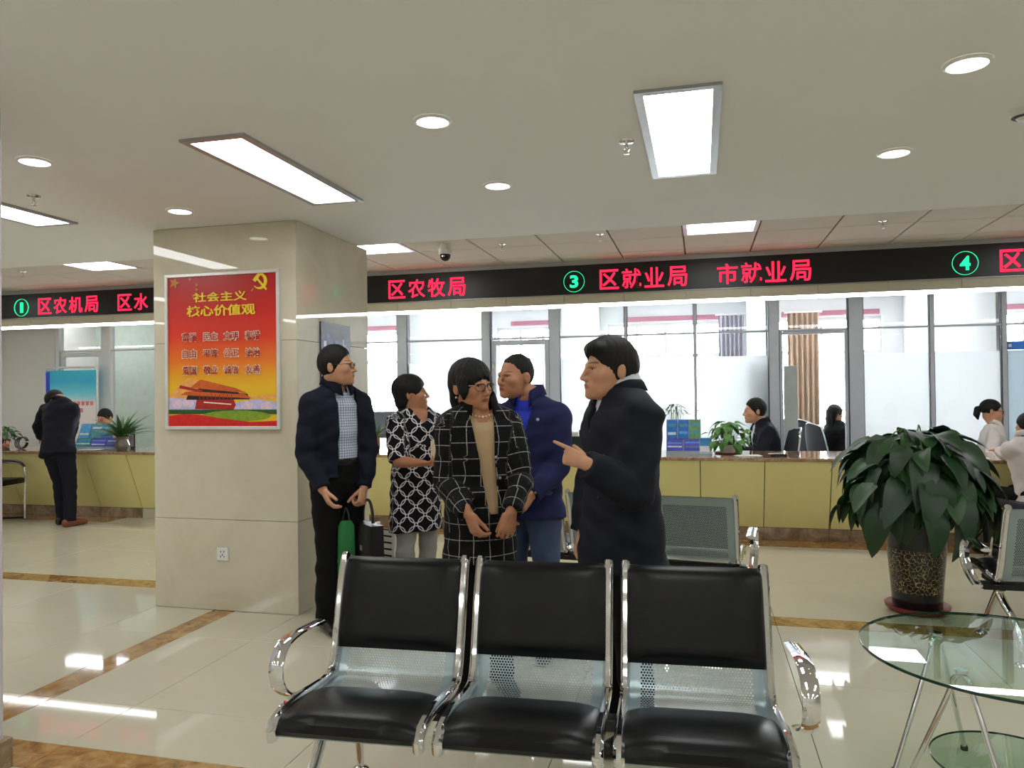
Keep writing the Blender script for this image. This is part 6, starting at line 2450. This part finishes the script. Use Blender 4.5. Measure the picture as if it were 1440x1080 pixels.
# visitor at the right edge
vis = person(dict(label='visitor in pale shirt at the counter, cut off at the right edge', pos=(wx(1457, 6.86), 6.86), rz=math.radians(200), H=1.60, sit=True, pelvis_z=0.53, shoulder=0.175, lean=14, seed=10, detail=0,
    head=dict(at=at(1448, 602, 6.98), yaw=20, pitch=12), hair='short', skin='skin_tan',
    armR=dict(elbow=at(1424, 640, 7.08), wrist=at(1408, 636, 7.34), hand='flat', palm=(0, 0, -1), thumb=(1, 0, 0)),
    clothes=dict(trousers=dict(mat='black_cloth'), shirt=dict(mat='blush_shirt', collar='blush_shirt', hem=-0.06, g=0.01, sleeve=1.0, radii=(0.075, 0.066, 0.054)))))
# woman in black in the back office
bck = person(dict(label='woman in black seated in the office behind the open door', pos=(wx(1170, 10.7), 10.7), rz=math.radians(115), H=1.62, sit=True, pelvis_z=0.50, shoulder=0.17, lean=10, seed=11, detail=0,
    head=dict(at=at(1174, 582, 10.72), yaw=10, pitch=14), hair='long', skin='skin',
    armL=dict(elbow=at(1187, 610, 10.6), wrist=at(1200, 612, 10.8)),
    clothes=dict(trousers=dict(mat='black_cloth'), jacket=dict(mat='black_cloth', hem=-0.05))))
# clerk behind the left rack
cl2 = person(dict(label='clerk with bowed head hidden behind the left brochure rack', pos=(wx(148, 8.72), 8.72), rz=math.radians(-6), H=1.66, sit=True, pelvis_z=0.50, lean=8, seed=12, detail=0,
    head=dict(at=at(148, 588, 8.62), yaw=0, pitch=24), hair='short', skin='skin_tan',
    armL=dict(elbow=at(128, 625, 8.6), wrist=at(138, 630, 8.4)), armR=dict(elbow=at(168, 625, 8.6), wrist=at(158, 630, 8.4)),
    clothes=dict(trousers=dict(mat='black_cloth'), shirt=dict(mat='white_shirt', collar='white_shirt', hem=0.06), jacket=dict(mat='navy_cloth', hem=-0.05, collar=True))))
# visitor mostly hidden by the left pillar
lft = person(dict(label='visitor behind the left pillar, only a hand on the counter showing', pos=(-8.62, 6.80), rz=math.radians(165), H=1.66, sit=True, pelvis_z=0.54, lean=14, seed=13, detail=0,
    head=dict(pitch=10), hair='short', skin='skin_tan',
    armL=dict(elbow=at(-20, 636, 7.2), wrist=at(9, 629, 7.36), hand='fold', fwd=(0.9, 0.2, 0.25), palm=(0, 0.5, 1), thumb=(0, 1, 0.5)),
    clothes=dict(trousers=dict(mat='black_cloth'), jacket=dict(mat='black_cloth', hem=-0.06, collar=True))))

# chairs under the people who sit
mat('chair_white', (214, 214, 216), 0.5)
for q, lab, m_, rz_, dx in ((clk, 'black office chair under the clerk facing left', 'chair_navy', -78, 0.0), (pny, 'white backed chrome chair under the ponytail woman', 'chair_white', 78, 0.0), (bck, 'dark chair under the woman in the back office', 'chair_navy', 115, 0.0), (cl2, 'dark chair under the clerk behind the left rack', 'chair_navy', -6, 0.0), (vis, 'dark chair under the visitor at the right edge', 'chair_navy', 200, 0.0), (lft, 'dark chair under the visitor behind the left pillar', 'chair_navy', 165, 0.0)):
    o = q['root']
    office_chair(lab, (o.location.x, o.location.y, -0.02 if q is bck else 0.0), math.radians(rz_), m_, 'chairs of seated people')

# ---- things people wear or hold
def hand_point(q, s, d):
    sh_, el_, wr_, _ = q['J'][s]
    f_ = (wr_ - el_) / np.linalg.norm(wr_ - el_)
    M_ = rotz(q['root'].rotation_euler.z)
    return Vector(M_ @ (wr_ + f_ * d)) + q['root'].location


hp_ = hand_point(tall, 1, 0.085)
bc = thing('briefcase', 'black briefcase hanging from the tall man\'s hand', 'briefcase', (hp_.x + 0.03, hp_.y + 0.02, hp_.z - 0.41), math.radians(-42))
mat('bag_leather', (16, 16, 18), 0.4, var=0.1, bump=0.1, bscale=120)
b = MB()
b.prism([(-0.15, 0.0), (0.15, 0.0), (0.138, 0.28), (-0.138, 0.28)], 'y', -0.04, 0.04)
b.build('bag_body', 'bag_leather', bc)
MB().prism([(-0.142, 0.12), (0.142, 0.12), (0.137, 0.284), (-0.137, 0.284)], 'y', -0.046, -0.041).build('flap', 'bag_leather', bc)
MB().tube(catmull([(-0.075, 0, 0.288), (-0.068, 0, 0.36), (-0.03, 0, 0.415), (0.03, 0, 0.415), (0.068, 0, 0.36), (0.075, 0, 0.288)], 5), 0.009, 8).build('handle', 'bag_leather', bc, True)
MB().cbox(-0.015, 0.015, -0.050, -0.046, 0.12, 0.15, 0.001).build('clasp', 'button_silver', bc)
gf = thing('document_tube', 'green cloth bag hanging beside the black briefcase', 'bag', (hp_.x - 0.06, hp_.y - 0.09, hp_.z - 0.46), math.radians(28))
mat('bag_green', (24, 110, 52), 0.7, var=0.12, bump=0.15, bscale=80)
b = MB()
rows_ = [(0.0, 0.050, 0.022), (0.03, 0.054, 0.028), (0.20, 0.052, 0.026), (0.33, 0.048, 0.018), (0.36, 0.03, 0.008)]
for i_, (z_, a_, b_) in enumerate(rows_):
    pass
b.tube([(0, 0, z_) for z_, _, _ in rows_], [r_[1] for r_ in rows_], 16, ref=(1, 0, 0), rb=[r_[2] for r_ in rows_])
b.build('bag_body', 'bag_green', gf, True)
MB().tube(catmull([(-0.02, 0, 0.35), (-0.012, 0.02, 0.40), (0.0, 0.045, 0.43), (0.012, 0.02, 0.40), (0.02, 0, 0.35)], 4), 0.005, 6).build('strap', 'bag_leather', gf, True)
gf.name = 'green_bag'

# phone in the hands of the woman in the ring top
p_ = hand_point(ring, -1, 0.09)
ph_ = thing('mobile_phone', 'pale mobile phone in the hand of the ring top woman', 'phone', (p_.x + 0.01, p_.y + 0.02, p_.z + 0.005), math.radians(20))
MB().cbox(-0.034, 0.034, -0.004, 0.004, 0.0, 0.135, 0.003).build('case', mat('phone_case', (206, 190, 160), 0.4), ph_)
MB().box(-0.031, 0.031, 0.0041, 0.0048, 0.006, 0.129).build('screen', 'black_plastic', ph_)

# necklace, earring, buttons
q = pld
pts = []
for i in range(26):
    a = math.pi * 2 * i / 26
    fr_ = (1 - math.cos(a)) / 2
    r_ = q['nr'] * (1.22 + 0.12 * fr_)
    p = q['neck'] + q['sx'] * (math.sin(a) * r_) - q['fwd'] * (math.cos(a) * r_) + q['up'] * (0.012 - 0.075 * fr_ ** 1.3) + q['fwd'] * 0.026 * fr_
    pts.append(p)
nk = MB()
for p in pts:
    nk.sphere(tuple(p), 0.0052, 8)
nk.build('necklace', 'pearl', q['root'], 'all')
for s in (-1, 1):
    e = q['hc'] + q['hr'] @ (np.array([s * 0.083, 0.012, -0.050]) * q['hs'])
    MB().sphere(tuple(e), 0.0055, 8).build('earring', 'pearl', q['root'], 'all')


def buttons_on(q, spots, r, m, name='button'):
    """sew small round pieces onto the jacket front where the photograph shows them"""
    jk = next(c for c in q['root'].children if c.name.startswith('jacket') and 'collar' not in c.name)
    mw = Matrix.Translation(q['root'].location) @ Matrix.Rotation(q['root'].rotation_euler.z, 4, 'Z')
    im = mw.inverted()
    o_ = im @ Vector((0, 0, H_EYE))
    for x_, y_ in spots:
        d_ = (im.to_3x3() @ ray(x_, y_)).normalized()
        hit, loc, nor, _ = jk.ray_cast(o_, d_)
        if not hit:
            continue
        rot = nor.to_track_quat('Z', 'Y').to_matrix().to_4x4()
        b_ = MB().lathe([(r * 0.5, -0.002), (r, 0.0), (r * 0.96, 0.003), (r * 0.6, 0.0042)], 14).build(name, m, q['root'], True)
        b_.matrix_basis = Matrix.Translation(loc) @ rot


bpy.context.view_layer.update()
buttons_on(blu, ((730, 608), (733, 642), (753, 693)), 0.0075, 'button_silver')
buttons_on(blu, ((756, 590),), 0.009, 'button_silver', 'chest_badge')
buttons_on(pld, ((692, 616), (697, 643), (703, 672)), 0.007, 'button_silver')
buttons_on(pnt, ((850, 640), (842, 700)), 0.006, 'belt_black')

# white slatted rack on the floor behind the tall man
rk = thing('slatted_rack', 'small white slatted rack on the floor behind the tall man', 'rack', (-2.24, 5.12, 0), math.radians(-20))
for s_ in (-1, 1):
    MB().cbox(s_ * 0.16 - 0.012, s_ * 0.16 + 0.012, -0.10, 0.10, 0.001, 0.46, 0.003).build('side_frame', 'white_plastic', rk)
for i_ in range(9):
    z_ = 0.05 + 0.046 * i_
    b = MB()
    b.prism([(-0.10, z_), (-0.085, z_ - 0.006), (-0.085, z_ + 0.026), (-0.10, z_ + 0.032)], 'x', -0.148, 0.148)
    b.build('slat', 'white_plastic', rk)
MB().box(-0.147, 0.147, -0.06, -0.05, 0.02, 0.45).build('back_panel', 'black_plastic', rk)
